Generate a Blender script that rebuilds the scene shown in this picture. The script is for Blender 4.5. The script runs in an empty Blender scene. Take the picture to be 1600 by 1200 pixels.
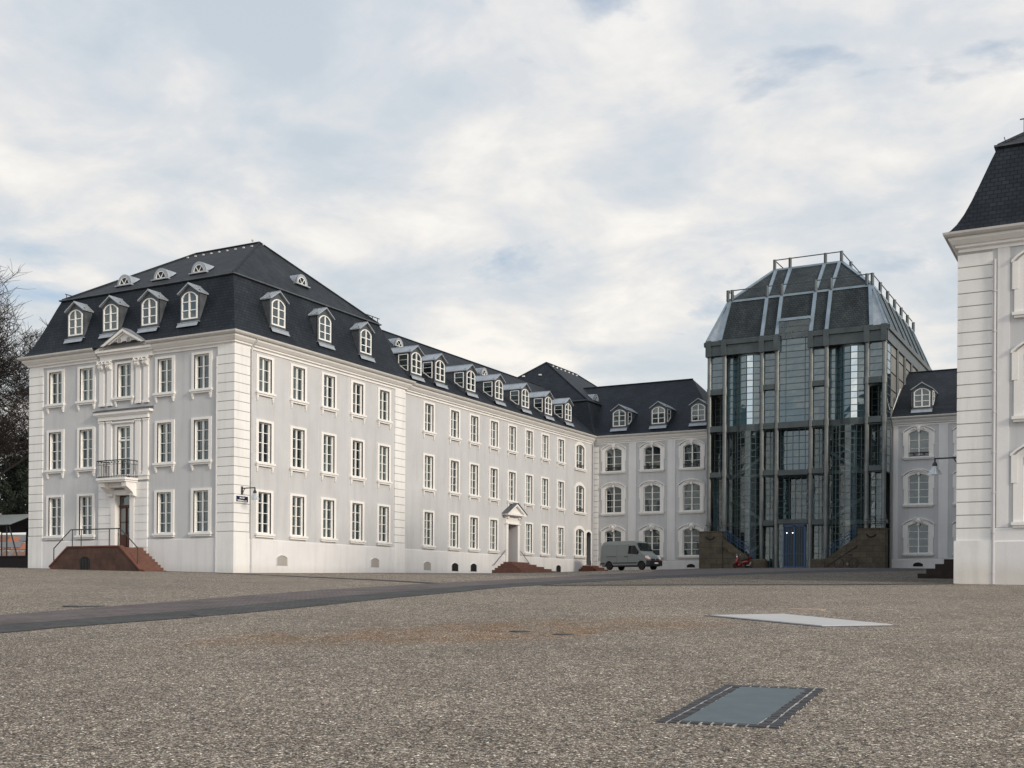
import bpy, bmesh, math, random
import numpy as np
from mathutils import Vector, Matrix
R = math.radians
random.seed(7)
sc = bpy.context.scene
COL = sc.collection

# ------------------------------------------------------------------ camera
cam_d = bpy.data.cameras.new('camera'); cam = bpy.data.objects.new('camera', cam_d); COL.objects.link(cam)
cam_d.sensor_width = 36; cam_d.lens = 1808.391 / 1600 * 36
cam_d.shift_y = (924.664 - 600) / 1600
cam_d.clip_start = .1; cam_d.clip_end = 6000
yaw, roll = -.497, .006
F = Vector((math.sin(yaw), math.cos(yaw), 0)); Rt = Vector((math.cos(yaw), -math.sin(yaw), 0)); Up = Vector((0, 0, 1))
R3 = Rt * math.cos(roll) + Up * math.sin(roll); U3 = Up * math.cos(roll) - Rt * math.sin(roll)
M = Matrix((R3, U3, -F)).transposed().to_4x4(); M.translation = Vector((40.508, -44.95, -.974))
cam.matrix_world = M
sc.camera = cam

# ------------------------------------------------------------------ sky and sun
SUN = Vector((.90, -.22, .38)).normalized()          # direction towards the sun
el = math.asin(SUN.z); az = math.atan2(SUN.x, SUN.y)
w = bpy.data.worlds.new('World'); sc.world = w; w.use_nodes = True
nt = w.node_tree; nt.nodes.clear()
class G:
    """tiny node graph helper"""
    def __init__(s, nt): s.nt = nt
    def n(s, t, inp=None, **kw):
        nd = s.nt.nodes.new(t)
        for k, v in kw.items(): setattr(nd, k, v)
        if inp:
            for k, v in inp.items():
                if isinstance(v, tuple) and len(v) == 2 and hasattr(v[0], 'outputs'): s.nt.links.new(v[0].outputs[v[1]], nd.inputs[k])
                elif hasattr(v, 'outputs'): s.nt.links.new(v.outputs[0], nd.inputs[k])
                else: nd.inputs[k].default_value = v
        return nd
    def ramp(s, fac, stops, mode='LINEAR'):
        nd = s.nt.nodes.new('ShaderNodeValToRGB'); cr = nd.color_ramp; cr.interpolation = mode
        while len(cr.elements) < len(stops): cr.elements.new(.5)
        for e, (p, c) in zip(cr.elements, stops):
            e.position = p; e.color = (c, c, c, 1) if isinstance(c, (int, float)) else (*c, 1)
        s.nt.links.new(fac.outputs[0], nd.inputs[0]); return nd
    def math(s, op, a, b=None, c=None):
        inp = {0: a}
        if b is not None: inp[1] = b
        if c is not None: inp[2] = c
        return s.n('ShaderNodeMath', inp, operation=op)
    def mix(s, f, a, b, bt='MIX'):
        nd = s.nt.nodes.new('ShaderNodeMixRGB'); nd.blend_type = bt
        for k, v in ((0, f), (1, a), (2, b)):
            if hasattr(v, 'outputs'): s.nt.links.new(v.outputs[0], nd.inputs[k])
            elif isinstance(v, tuple) and len(v) == 3: nd.inputs[k].default_value = (*v, 1)
            else: nd.inputs[k].default_value = v
        return nd
g = G(nt)
sky = g.n('ShaderNodeTexSky', sky_type='NISHITA', sun_disc=False, sun_elevation=el, sun_rotation=az, air_density=1.0, dust_density=1.0)
tc = g.n('ShaderNodeTexCoord')
sep = g.n('ShaderNodeSeparateXYZ', {0: (tc, 'Generated')})
den = g.math('ADD', g.math('MAXIMUM', (sep, 2), 0.0), .22)
px = g.math('DIVIDE', (sep, 0), den); py = g.math('DIVIDE', (sep, 1), den)
pv = g.n('ShaderNodeCombineXYZ', {0: px, 1: py, 2: 0.0})
n1 = g.n('ShaderNodeTexNoise', {'Vector': g.n('ShaderNodeMapping', {0: pv, 1: (3.7, 1.2, 0)}), 'Scale': 3.0, 'Detail': 9.0, 'Roughness': .55, 'Distortion': .3})
n2 = g.n('ShaderNodeTexNoise', {'Vector': g.n('ShaderNodeMapping', {0: pv, 1: (9.1, 4.4, 3)}), 'Scale': 4.6, 'Detail': 9.0, 'Roughness': .56, 'Distortion': .3})
n3 = g.n('ShaderNodeTexNoise', {'Vector': g.n('ShaderNodeMapping', {0: pv, 1: (1.1, 7.4, 5)}), 'Scale': 1.0, 'Detail': 5.0})
body = g.math('ADD', g.math('MULTIPLY', n1, .48), g.math('MULTIPLY', n2, .52))
n4 = g.n('ShaderNodeTexNoise', {'Vector': g.n('ShaderNodeMapping', {0: pv, 1: (5.3, 2.9, 8)}), 'Scale': 2.0, 'Detail': 7.0, 'Roughness': .55, 'Distortion': .3})
cover = g.ramp(g.math('ADD', n4, g.math('MULTIPLY', (sep, 2), -.13)), [(.29, 0.0), (.375, 1.0)])
shade = g.ramp(g.math('ADD', g.math('MULTIPLY', body, .8), g.math('MULTIPLY', n3, .2)), [(.40, (.60, .665, .72)), (.46, (.675, .72, .76)), (.50, (.745, .765, .785)), (.54, (.84, .83, .815)), (.60, (.97, .94, .89))])
zr = g.ramp(g.math('MULTIPLY', (sep, 2), 1.0), [(.0, (1.08, 1.06, 1.0)), (.25, (1, 1, 1)), (.75, (.86, .90, .97))])
cl = g.mix(1.0, shade, zr, 'MULTIPLY')
blue = g.ramp(g.math('MULTIPLY', (sep, 2), 1.0), [(.0, (.70, .78, .84)), (.3, (.62, .76, .92)), (.8, (.46, .66, .98))])
skyc = g.mix(.55, blue, g.mix(1.0, sky, (.1, .1, .1), 'MULTIPLY'), 'MIX')
allsky = g.mix(cover, skyc, cl)
# the part of the cloud cover round the hidden sun is brighter
dot = g.n('ShaderNodeVectorMath', {0: (tc, 'Generated'), 1: tuple(SUN)}, operation='DOT_PRODUCT')
dp = g.math('MAXIMUM', (dot, 'Value'), 0.0)
glow = g.math('POWER', dp, 2.2)
gain = g.math('MULTIPLY_ADD', glow, 1.15, 1.0)
gc = g.n('ShaderNodeCombineXYZ', {0: gain, 1: g.math('MULTIPLY_ADD', glow, 1.0, 1.0), 2: g.math('MULTIPLY_ADD', glow, .8, 1.0)})
fin = g.mix(1.0, allsky, gc, 'MULTIPLY')
low = g.ramp(g.math('ADD', (sep, 2), .5), [(.485, (.10, .10, .095)), (.505, (1, 1, 1))])
fin = g.mix(1.0, fin, low, 'MULTIPLY')
bg = g.n('ShaderNodeBackground', {0: fin, 1: 1.0}); out = g.n('ShaderNodeOutputWorld', {0: bg})

sd = bpy.data.lights.new('sun', 'SUN'); so = bpy.data.objects.new('sun', sd); COL.objects.link(so)
sd.energy = 2.35; sd.angle = R(9); sd.color = (1, .88, .74)
so.rotation_euler = SUN.to_track_quat('Z', 'Y').to_euler()
sc.view_settings.view_transform = 'Standard'; sc.view_settings.look = 'None'; sc.view_settings.exposure = 0.0; sc.view_settings.gamma = 1
try:
    sc.cycles.max_bounces = 6; sc.cycles.use_denoising = True
except Exception: pass

# ------------------------------------------------------------------ materials
def newmat(name):
    m = bpy.data.materials.new(name); m.use_nodes = True; m.node_tree.nodes.clear(); g = G(m.node_tree)
    b = g.n('ShaderNodeBsdfPrincipled'); o = g.n('ShaderNodeOutputMaterial', {0: b}); return m, g, b
def setin(g, b, k, v):
    if hasattr(v, 'outputs'): g.nt.links.new(v.outputs[0], b.inputs[k])
    elif isinstance(v, tuple) and len(v) == 3: b.inputs[k].default_value = (*v, 1)
    else: b.inputs[k].default_value = v
def simple(name, col, rough=.6, metal=0, spec=.4, var=.12, scale=3., bump=0, bscale=30., vscale=(1, 1, 1)):
    m, g, b = newmat(name); tc = g.n('ShaderNodeTexCoord')
    mp = g.n('ShaderNodeMapping', {0: (tc, 'Object'), 3: vscale})
    nz = g.n('ShaderNodeTexNoise', {'Vector': mp, 'Scale': scale, 'Detail': 5.0, 'Roughness': .6})
    r = g.ramp(nz, [(.3, tuple(c * (1 - var) for c in col)), (.7, tuple(min(1, c * (1 + var)) for c in col))])
    setin(g, b, 'Base Color', r); b.inputs['Roughness'].default_value = rough; b.inputs['Metallic'].default_value = metal
    b.inputs['Specular IOR Level'].default_value = spec
    if bump:
        n2 = g.n('ShaderNodeTexNoise', {'Vector': (tc, 'Object'), 'Scale': bscale, 'Detail': 3.0})
        bp = g.n('ShaderNodeBump', {'Height': n2, 'Strength': bump, 'Distance': .02}); setin(g, b, 'Normal', bp)
    return m
def plaster(name, col, var=.05, streak=.08):
    m, g, b = newmat(name); geo = g.n('ShaderNodeNewGeometry')
    nz = g.n('ShaderNodeTexNoise', {'Vector': (geo, 'Position'), 'Scale': .45, 'Detail': 6.0, 'Roughness': .6})
    st = g.n('ShaderNodeTexNoise', {'Vector': g.n('ShaderNodeMapping', {0: (geo, 'Position'), 3: (2.2, 2.2, .22)}), 'Scale': 1.0, 'Detail': 5.0, 'Roughness': .65})
    fine = g.n('ShaderNodeTexNoise', {'Vector': (geo, 'Position'), 'Scale': 22.0, 'Detail': 3.0})
    a = g.ramp(nz, [(.3, 1 - var), (.7, 1 + var)]); s = g.ramp(st, [(.33, 1 - streak), (.52, 1.0)]); f = g.ramp(fine, [(.3, .975), (.7, 1.02)])
    c = g.mix(1.0, g.mix(1.0, g.mix(1.0, col, a, 'MULTIPLY'), s, 'MULTIPLY'), f, 'MULTIPLY')
    # splash dirt close to the ground (a real stain band of uneven height)
    z = g.n('ShaderNodeSeparateXYZ', {0: (geo, 'Position')})
    zz = g.math('ADD', (z, 2), g.math('MULTIPLY', nz, -1.2))
    d = g.ramp(g.math('MULTIPLY_ADD', zz, .5, .5), [(.1, (.86, .83, .79)), (.42, (1, 1, 1))])
    c = g.mix(1.0, c, d, 'MULTIPLY')
    setin(g, b, 'Base Color', c); b.inputs['Roughness'].default_value = .85; b.inputs['Specular IOR Level'].default_value = .2
    bp = g.n('ShaderNodeBump', {'Height': fine, 'Strength': .12, 'Distance': .01}); setin(g, b, 'Normal', bp)
    return m
GREY = plaster('plaster_grey', (.515, .525, .54), .06, .10)
WHITE = plaster('plaster_white', (.76, .76, .755), .05, .10)
PLIN = plaster('plaster_plinth', (.69, .69, .70))
CREAM = plaster('paint_cream', (.78, .77, .755), .03, .05)
SHADW = plaster('joint_shade_dirt', (.36, .34, .32))  # darker tone puts shade and dirt of grooves and recesses into the colour
WPAINT = simple('white_wood', (.82, .82, .80), .45, var=.04)
RED = simple('red_sandstone', (.13, .052, .038), .85, var=.35, scale=1.6, bump=.4, bscale=14)
REDL = simple('red_sandstone_steps', (.135, .068, .052), .85, var=.2, scale=3, bump=.3, bscale=14)
DREDS = simple('dark_red_stone', (.03, .021, .019), .85, var=.3, scale=3, bump=.3, bscale=14)
STONE = None
LEAD = simple('lead_sheet', (.36, .395, .43), .42, metal=.35, var=.18, scale=2.2, bump=.15, bscale=6)
LEADD = simple('lead_sheet_dark', (.085, .095, .108), .5, metal=.2, var=.25, scale=2.5, bump=.15, bscale=6)
ZINCW = simple('painted_gutter', (.50, .49, .47), .45, var=.08)
IRON = simple('wrought_iron', (.03, .03, .033), .5, var=.2)
PIPE = simple('painted_pipe', (.50, .50, .52), .5, var=.05)
WOODD = simple('door_wood', (.07, .022, .014), .45, var=.35, scale=2, vscale=(6, 6, 1))
DOORG = simple('door_pale', (.62, .62, .63), .6, var=.04)
STEEL = simple('steel_painted', (.068, .084, .09), .45, metal=.25, var=.22, scale=1.4, bump=.06, bscale=5)
STEELL = simple('steel_column', (.165, .18, .18), .36, metal=.55, var=.2, scale=1.4)
MULL = simple('mullion_grey', (.10, .13, .135), .45, metal=.2)
STEELB = simple('aluminium_rib', (.25, .315, .37), .38, metal=.4, var=.18, scale=1.2)
BLUE = simple('blue_paint', (.035, .09, .20), .4, var=.1)
def slate(name, cols, dark=.35):
    m, g, b = newmat(name); geo = g.n('ShaderNodeNewGeometry')
    s = g.n('ShaderNodeSeparateXYZ', {0: (geo, 'Position')})
    nrm = g.n('ShaderNodeSeparateXYZ', {0: (geo, 'True Normal')})
    ax = g.math('GREATER_THAN', g.math('ABSOLUTE', (nrm, 0)), g.math('ABSOLUTE', (nrm, 1)))
    hor = g.n('ShaderNodeMix', {0: ax, 2: (s, 0), 3: (s, 1)})
    v = g.n('ShaderNodeCombineXYZ', {0: hor, 1: (s, 2), 2: 0.0})
    br = g.n('ShaderNodeTexBrick', {'Vector': v, 'Color1': (*cols[0], 1), 'Color2': (*cols[1], 1), 'Mortar': (*[c * dark for c in cols[0]], 1), 'Scale': 1.0, 'Mortar Size': .018, 'Mortar Smooth': .3, 'Bias': 0.0, 'Brick Width': .26, 'Row Height': .17})
    nz = g.n('ShaderNodeTexNoise', {'Vector': g.n('ShaderNodeMapping', {0: (geo, 'Position'), 3: (1, 1, .3)}), 'Scale': .9, 'Detail': 6.0, 'Roughness': .65})
    c = g.mix(1.0, br, g.ramp(nz, [(.3, .62), (.5, 1.0), (.7, (1.5, 1.5, 1.42))]), 'MULTIPLY')
    setin(g, b, 'Base Color', c); b.inputs['Roughness'].default_value = .6; b.inputs['Specular IOR Level'].default_value = .2
    bp = g.n('ShaderNodeBump', {'Height': (br, 'Color'), 'Strength': .5, 'Distance': .02}); setin(g, b, 'Normal', bp)
    return m
SLATE = slate('slate_tiles', ((.012, .0165, .0235), (.0185, .024, .032)))
SLATEL = slate('slate_tiles_grey', ((.019, .0225, .0275), (.029, .033, .038)))
SLATET = slate('slate_tower', ((.028, .037, .043), (.045, .054, .058)))
def blocks(name, c1, c2, mort, bw=.9, rh=.42):
    m, g, b = newmat(name); geo = g.n('ShaderNodeNewGeometry')
    s = g.n('ShaderNodeSeparateXYZ', {0: (geo, 'Position')})
    v = g.n('ShaderNodeCombineXYZ', {0: g.math('ADD', (s, 0), g.math('MULTIPLY', (s, 1), .7)), 1: (s, 2), 2: 0.0})
    br = g.n('ShaderNodeTexBrick', {'Vector': v, 'Color1': (*c1, 1), 'Color2': (*c2, 1), 'Mortar': (*mort, 1), 'Scale': 1.0, 'Mortar Size': .012, 'Brick Width': bw, 'Row Height': rh})
    nz = g.n('ShaderNodeTexNoise', {'Vector': (geo, 'Position'), 'Scale': 2.0, 'Detail': 7.0, 'Roughness': .7})
    c = g.mix(1.0, br, g.ramp(nz, [(.3, .6), (.7, (1.25, 1.2, 1.1))]), 'MULTIPLY')
    setin(g, b, 'Base Color', c); b.inputs['Roughness'].default_value = .9
    bp = g.n('ShaderNodeBump', {'Height': nz, 'Strength': .4, 'Distance': .03}); setin(g, b, 'Normal', bp)
    return m
STONE = blocks('sandstone_blocks', (.10, .088, .066), (.075, .064, .05), (.035, .033, .03))
REDB = blocks('red_sandstone_blocks', (.062, .034, .028), (.092, .046, .038), (.05, .035, .03), .8, .3)
def glassmat(name, base, refl=.12, rnd=.6, curtain=(.20, .22, .21), rough=.03):
    m = bpy.data.materials.new(name); m.use_nodes = True; m.node_tree.nodes.clear(); g = G(m.node_tree)
    oi = g.n('ShaderNodeObjectInfo'); geo = g.n('ShaderNodeNewGeometry')
    nz = g.n('ShaderNodeTexNoise', {'Vector': (geo, 'Position'), 'Scale': 1.1, 'Detail': 2.0})
    rr = g.math('ADD', g.math('MULTIPLY', (oi, 'Random'), rnd), g.math('MULTIPLY', nz, .5))
    c = g.ramp(rr, [(.35, base), (.75, tuple(.5 * (a + b) for a, b in zip(base, curtain))), (1., curtain)])
    d = g.n('ShaderNodeBsdfDiffuse', {0: c})
    wob = g.n('ShaderNodeTexNoise', {'Vector': (geo, 'Position'), 'Scale': .9, 'Detail': 1.0})
    bp = g.n('ShaderNodeBump', {'Height': wob, 'Strength': .25, 'Distance': .05})
    gl = g.n('ShaderNodeBsdfGlossy', {'Color': (.8, .9, .95, 1), 'Roughness': rough, 'Normal': bp})
    fr = g.n('ShaderNodeFresnel', {'IOR': 1.5, 'Normal': bp})
    f = g.math('MINIMUM', g.math('ADD', g.math('MULTIPLY', fr, 1.3), refl), 1.0)
    mx = g.n('ShaderNodeMixShader', {0: f, 1: d, 2: gl}); g.n('ShaderNodeOutputMaterial', {0: mx}); return m
GLASS = glassmat('window_glass', (.008, .012, .013), .08, .6, (.10, .125, .12))
GLASST = glassmat('tower_glass', (.006, .016, .021), .08, .9, (.045, .085, .098))
def clearglass(name, tint, refl, dcol, dmix):
    m = bpy.data.materials.new(name); m.use_nodes = True; m.node_tree.nodes.clear(); g = G(m.node_tree); geo = g.n('ShaderNodeNewGeometry')
    wob = g.n('ShaderNodeTexNoise', {'Vector': (geo, 'Position'), 'Scale': 1.1, 'Detail': 1.0}); bp = g.n('ShaderNodeBump', {'Height': wob, 'Strength': .3, 'Distance': .05})
    fr = g.n('ShaderNodeFresnel', {'IOR': 1.5, 'Normal': bp}); f = g.math('MINIMUM', g.math('ADD', g.math('MULTIPLY', fr, 1.3), refl), 1.0)
    a = g.n('ShaderNodeMixShader', {0: dmix, 1: g.n('ShaderNodeBsdfTransparent', {0: (*tint, 1)}), 2: g.n('ShaderNodeBsdfDiffuse', {0: (*dcol, 1)})})
    b = g.n('ShaderNodeMixShader', {0: f, 1: a, 2: g.n('ShaderNodeBsdfGlossy', {'Color': (.8, .9, .95, 1), 'Roughness': .03, 'Normal': bp})}); g.n('ShaderNodeOutputMaterial', {0: b}); return m
GLASST = clearglass('tower_glass_clear', (.70, .86, .87), .07, (.03, .055, .06), .16)
GLASSB = glassmat('tower_glass_blue', (.007, .028, .042), .13, .9, (.05, .12, .15))
VGLASS = glassmat('car_glass', (.006, .007, .007), -.02, 0, (.01, .011, .011))
GLASSM = glassmat('mirror_glass', (.02, .03, .035), .72, .2, (.05, .06, .06), .015)
DARK = simple('dark_interior', (.012, .013, .014), .9, var=.2)
TYRE = simple('rubber', (.018, .018, .018), .8)
def gravel(name, tint, rust=False, sc1=72.):
    m, g, b = newmat(name); geo = g.n('ShaderNodeNewGeometry')
    vo = g.n('ShaderNodeTexVoronoi', {'Vector': (geo, 'Position'), 'Scale': sc1, 'Randomness': 1.0})
    hsv = g.n('ShaderNodeSeparateColor', {0: (vo, 'Color')})
    c = g.ramp((hsv), [(0., (.045, .042, .042)), (.22, (.12, .108, .098)), (.45, (.22, .19, .165)), (.62, (.24, .235, .23)), (.80, (.31, .25, .20)), (.93, (.46, .43, .40)), (1., (.75, .73, .70))])
    edge = g.ramp((vo), [(.0, (1.25, 1.25, 1.25)), (.5, (.9, .9, .9)), (.9, (.35, .33, .31))])
    c = g.mix(1.0, c, edge, 'MULTIPLY')
    vo2 = g.n('ShaderNodeTexVoronoi', {'Vector': (geo, 'Position'), 'Scale': sc1 * .42, 'Randomness': 1.0})
    s2 = g.n('ShaderNodeSeparateColor', {0: (vo2, 'Color')})
    c = g.mix(1.0, c, g.ramp(s2, [(0., .80), (.5, 1.0), (1., 1.2)]), 'MULTIPLY')
    vo3 = g.n('ShaderNodeTexVoronoi', {'Vector': (geo, 'Position'), 'Scale': 5.5, 'Randomness': 1.0})
    s3 = g.n('ShaderNodeSeparateColor', {0: (vo3, 'Color')})
    c = g.mix(1.0, c, g.ramp(s3, [(0., .88), (1., 1.14)]), 'MULTIPLY')
    nz = g.n('ShaderNodeTexNoise', {'Vector': (geo, 'Position'), 'Scale': .35, 'Detail': 6.0, 'Roughness': .6})
    c = g.mix(1.0, c, g.ramp(nz, [(.3, (.86, .86, .85)), (.7, (1.13, 1.11, 1.09))]), 'MULTIPLY')
    vo4 = g.n('ShaderNodeTexVoronoi', {'Vector': (geo, 'Position'), 'Scale': 42.0, 'Randomness': 1.0})
    s4 = g.n('ShaderNodeSeparateColor', {0: (vo4, 'Color')})
    chip = g.ramp(s4, [(.0, (.34, .36, .38)), (.10, (.42, .42, .42)), (.16, (.95, .95, .95)), (.55, (1.0, .99, .97)), (.70, (1.14, 1.05, .97)), (.86, (1.05, 1.02, 1.0)), (.91, (1.85, 1.83, 1.78)), (.97, (2.6, 2.6, 2.55))], 'CONSTANT')
    c = g.mix(.85, c, g.mix(1.0, c, chip, 'MULTIPLY'))
    c = g.mix(1.0, c, tint, 'MULTIPLY')
    if rust:
        # rust-coloured drainage stain running across the square
        mp = g.n('ShaderNodeMapping', {0: (geo, 'Position'), 1: (-30.6, 27.6, 0)}, vector_type='POINT')
        rot = g.n('ShaderNodeVectorRotate', {0: mp, 'Angle': R(-62)}, rotation_type='Z_AXIS')
        sx = g.n('ShaderNodeSeparateXYZ', {0: rot})
        wob = g.n('ShaderNodeTexNoise', {'Vector': (geo, 'Position'), 'Scale': .55, 'Detail': 5.0})
        dy = g.math('ADD', (sx, 1), g.math('MULTIPLY_ADD', wob, 3.4, -1.7))
        e = g.math('ADD', g.math('POWER', g.math('DIVIDE', (sx, 0), 6.6), 2.0), g.math('POWER', g.math('DIVIDE', dy, 2.2), 2.0))
        mask = g.ramp(e, [(.15, 1.0), (1.0, 0.0)], 'EASE')
        br = g.n('ShaderNodeTexNoise', {'Vector': (geo, 'Position'), 'Scale': 1.2, 'Detail': 6.0, 'Roughness': .7})
        mm = g.math('MULTIPLY', mask, g.ramp(br, [(.36, .10), (.62, .95)]))
        c = g.mix(mm, c, g.mix(1.0, c, (.98, .76, .60), 'MULTIPLY'))
    setin(g, b, 'Base Color', c); b.inputs['Roughness'].default_value = .95; b.inputs['Specular IOR Level'].default_value = .1
    bp = g.n('ShaderNodeBump', {'Height': (vo, 'Distance'), 'Strength': .8, 'Distance': .01}, invert=True); setin(g, b, 'Normal', bp)
    return m
GRAVEL = gravel('gravel', (1.17, 1.155, 1.09), True)
GRAVF = gravel('gravel_fine', (.75, .755, .72), False, 60.)
def cobble(name, c1, c2, mort, bw=.16, rh=.10, rot=0.):
    m, g, b = newmat(name); geo = g.n('ShaderNodeNewGeometry')
    v = g.n('ShaderNodeMapping', {0: (geo, 'Position'), 2: (0, 0, rot)})
    br = g.n('ShaderNodeTexBrick', {'Vector': v, 'Color1': (*c1, 1), 'Color2': (*c2, 1), 'Mortar': (*mort, 1), 'Scale': 1.0, 'Mortar Size': .012, 'Mortar Smooth': .4, 'Brick Width': bw, 'Row Height': rh})
    nz = g.n('ShaderNodeTexNoise', {'Vector': (geo, 'Position'), 'Scale': .8, 'Detail': 7.0, 'Roughness': .7})
    c = g.mix(1.0, br, g.ramp(nz, [(.3, .72), (.7, 1.3)]), 'MULTIPLY')
    setin(g, b, 'Base Color', c); b.inputs['Roughness'].default_value = .85; b.inputs['Specular IOR Level'].default_value = .12
    bp = g.n('ShaderNodeBump', {'Height': (br, 'Color'), 'Strength': .6, 'Distance': .02}); setin(g, b, 'Normal', bp)
    return m
COBB = cobble('cobbles_brown', (.115, .10, .098), (.155, .132, .126), (.085, .076, .075))
COBD = cobble('cobbles_dark', (.062, .064, .064), (.092, .092, .092), (.055, .055, .055))

# ------------------------------------------------------------------ mesh helpers
class MB:
    def __init__(s): s.v = []; s.f = []; s.mi = []; s.cur = 0
    def face(s, pts):
        b = len(s.v); s.v += [tuple(p) for p in pts]; s.f.append(tuple(range(b, b + len(pts)))); s.mi.append(s.cur); return s
    def box(s, x0, x1, y0, y1, z0, z1):
        b = len(s.v); s.v += [(x0, y0, z0), (x1, y0, z0), (x1, y1, z0), (x0, y1, z0), (x0, y0, z1), (x1, y0, z1), (x1, y1, z1), (x0, y1, z1)]
        for f in ((0, 3, 2, 1), (4, 5, 6, 7), (0, 1, 5, 4), (1, 2, 6, 5), (2, 3, 7, 6), (3, 0, 4, 7)):
            s.f.append(tuple(b + i for i in f)); s.mi.append(s.cur)
        return s
    def prism(s, poly, a, b_, axis='y'):
        """extrude 2-D polygon; axis y: poly=(x,z); axis x: poly=(y,z); axis z: poly=(x,y)"""
        def P(p, t): return (p[0], t, p[1]) if axis == 'y' else ((t, p[0], p[1]) if axis == 'x' else (p[0], p[1], t))
        n = len(poly); b = len(s.v); s.v += [P(p, a) for p in poly] + [P(p, b_) for p in poly]
        s.f.append(tuple(b + i for i in range(n))); s.f.append(tuple(b + n + i for i in reversed(range(n)))); s.mi += [s.cur] * 2
        for i in range(n): s.f.append((b + i, b + n + i, b + n + (i + 1) % n, b + (i + 1) % n)); s.mi.append(s.cur)
        return s
    def ring(s, inner, outer, a, b_):
        """closed band between two equal-length polylines (x,z) extruded y a..b"""
        n = len(inner)
        for i in range(n - 1):
            q = [inner[i], inner[i + 1], outer[i + 1], outer[i]]
            s.prism(q, a, b_)
        return s
    def tube(s, p, r, n=6, cap=True):
        p = [Vector(q) for q in p]; rr = r if isinstance(r, (list, tuple)) else [r] * len(p); b = len(s.v)
        ref = None
        for i, q in enumerate(p):
            d = (p[min(i + 1, len(p) - 1)] - p[max(i - 1, 0)])
            d = d.normalized() if d.length > 1e-9 else Vector((0, 0, 1))
            if ref is None: ref = d.orthogonal().normalized()
            a = (ref - d * ref.dot(d)); a = a.normalized() if a.length > 1e-6 else d.orthogonal().normalized(); ref = a
            c = d.cross(a)
            for k in range(n):
                t = 2 * math.pi * k / n; s.v.append(tuple(q + (a * math.cos(t) + c * math.sin(t)) * rr[i]))
        for i in range(len(p) - 1):
            for k in range(n):
                s.f.append((b + i * n + k, b + i * n + (k + 1) % n, b + (i + 1) * n + (k + 1) % n, b + (i + 1) * n + k)); s.mi.append(s.cur)
        if cap:
            s.f.append(tuple(b + k for k in reversed(range(n)))); s.f.append(tuple(b + (len(p) - 1) * n + k for k in range(n))); s.mi += [s.cur] * 2
        return s
    def lathe(s, c, prof, n=16, axis='z'):
        b = len(s.v); c = Vector(c)
        for (r, h) in prof:
            for k in range(n):
                t = 2 * math.pi * k / n; x, y = r * math.cos(t), r * math.sin(t)
                s.v.append(tuple(c + Vector((x, y, h) if axis == 'z' else ((x, h, y) if axis == 'y' else (h, x, y)))))
        for i in range(len(prof) - 1):
            for k in range(n):
                s.f.append((b + i * n + k, b + i * n + (k + 1) % n, b + (i + 1) * n + (k + 1) % n, b + (i + 1) * n + k)); s.mi.append(s.cur)
        s.f.append(tuple(b + k for k in reversed(range(n)))); s.f.append(tuple(b + (len(prof) - 1) * n + k for k in range(n))); s.mi += [s.cur] * 2
        return s
    def mesh(s, name, mats, smooth=False, fix=True):
        me = bpy.data.meshes.new(name); me.from_pydata(s.v, [], s.f); me.update()
        for m in (mats if isinstance(mats, (list, tuple)) else [mats]): me.materials.append(m)
        me.polygons.foreach_set('material_index', s.mi)
        if fix:
            bm = bmesh.new(); bm.from_mesh(me); bmesh.ops.recalc_face_normals(bm, faces=bm.faces); bm.to_mesh(me); bm.free()
        if smooth: me.polygons.foreach_set('use_smooth', [True] * len(me.polygons))
        return me
def link(name, me, parent=None, loc=None, rotz=None):
    o = bpy.data.objects.new(name, me); COL.objects.link(o)
    if parent: o.parent = parent
    if loc is not None: o.location = loc
    if rotz is not None: o.rotation_euler = (0, 0, rotz)
    return o
def part(name, mb, mats, parent=None, smooth=False, world=True, fix=True, bev=0):
    """mesh given in world coordinates, parented to an unrotated Empty"""
    if parent is not None and world:
        base = parent.location if parent.parent is None else parent.parent.location + parent.location
        mb.v = [(x - base.x, y - base.y, z - base.z) for x, y, z in mb.v]
    o = link(name, mb.mesh(name, mats, smooth, fix), parent)
    if bev: md = o.modifiers.new('bevel', 'BEVEL'); md.width = bev; md.segments = 2; md.limit_method = 'ANGLE'
    return o
def tag(o, label, cat, group=None, kind=None):
    if label: o['label'] = label
    if cat: o['category'] = cat
    if group: o['group'] = group
    if kind: o['kind'] = kind
    return o
def thing(name, label, cat, loc=(0, 0, 0), rotz=0, group=None):
    o = link(name, None, None, loc, rotz); o.empty_display_size = .3; return tag(o, label, cat, group)

# ------------------------------------------------------------------ terrain
CP = np.array([(-30, 0, .35), (-15, 0, .2), (-7, 0, .06), (0, 0, -.11), (0, 7, 0), (0, 15.5, .17), (0, 23, .26), (0, 36, .54), (0, 44, .8), (4, 44, .92), (9.4, 44, .93), (12, 42, .97), (23, 42, .93), (24.1, 44.5, .85), (34.65, 0, -.58), (40, 0, -.66), (34.6, 20, .2), (34.6, 40, .75), (40.5, -45, -2.57), (40, -60, -3.1), (0, -45, -1.75), (-30, -45, -1.4), (80, -45, -3.1), (80, 0, -1.2), (20, -22, -1.2), (17, 20, .28)])
n_ = len(CP); dd = np.linalg.norm(CP[:, None, :2] - CP[None, :, :2], axis=2); A_ = np.zeros((n_ + 3, n_ + 3))
A_[:n_, :n_] = np.where(dd > 0, dd * dd * np.log(dd + 1e-12), 0) + np.eye(n_) * 20
A_[:n_, n_] = 1; A_[:n_, n_ + 1:] = CP[:, :2]; A_[n_, :n_] = 1; A_[n_ + 1:, :n_] = CP[:, :2].T
W_ = np.linalg.solve(A_, np.r_[CP[:, 2], 0, 0, 0])
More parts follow.
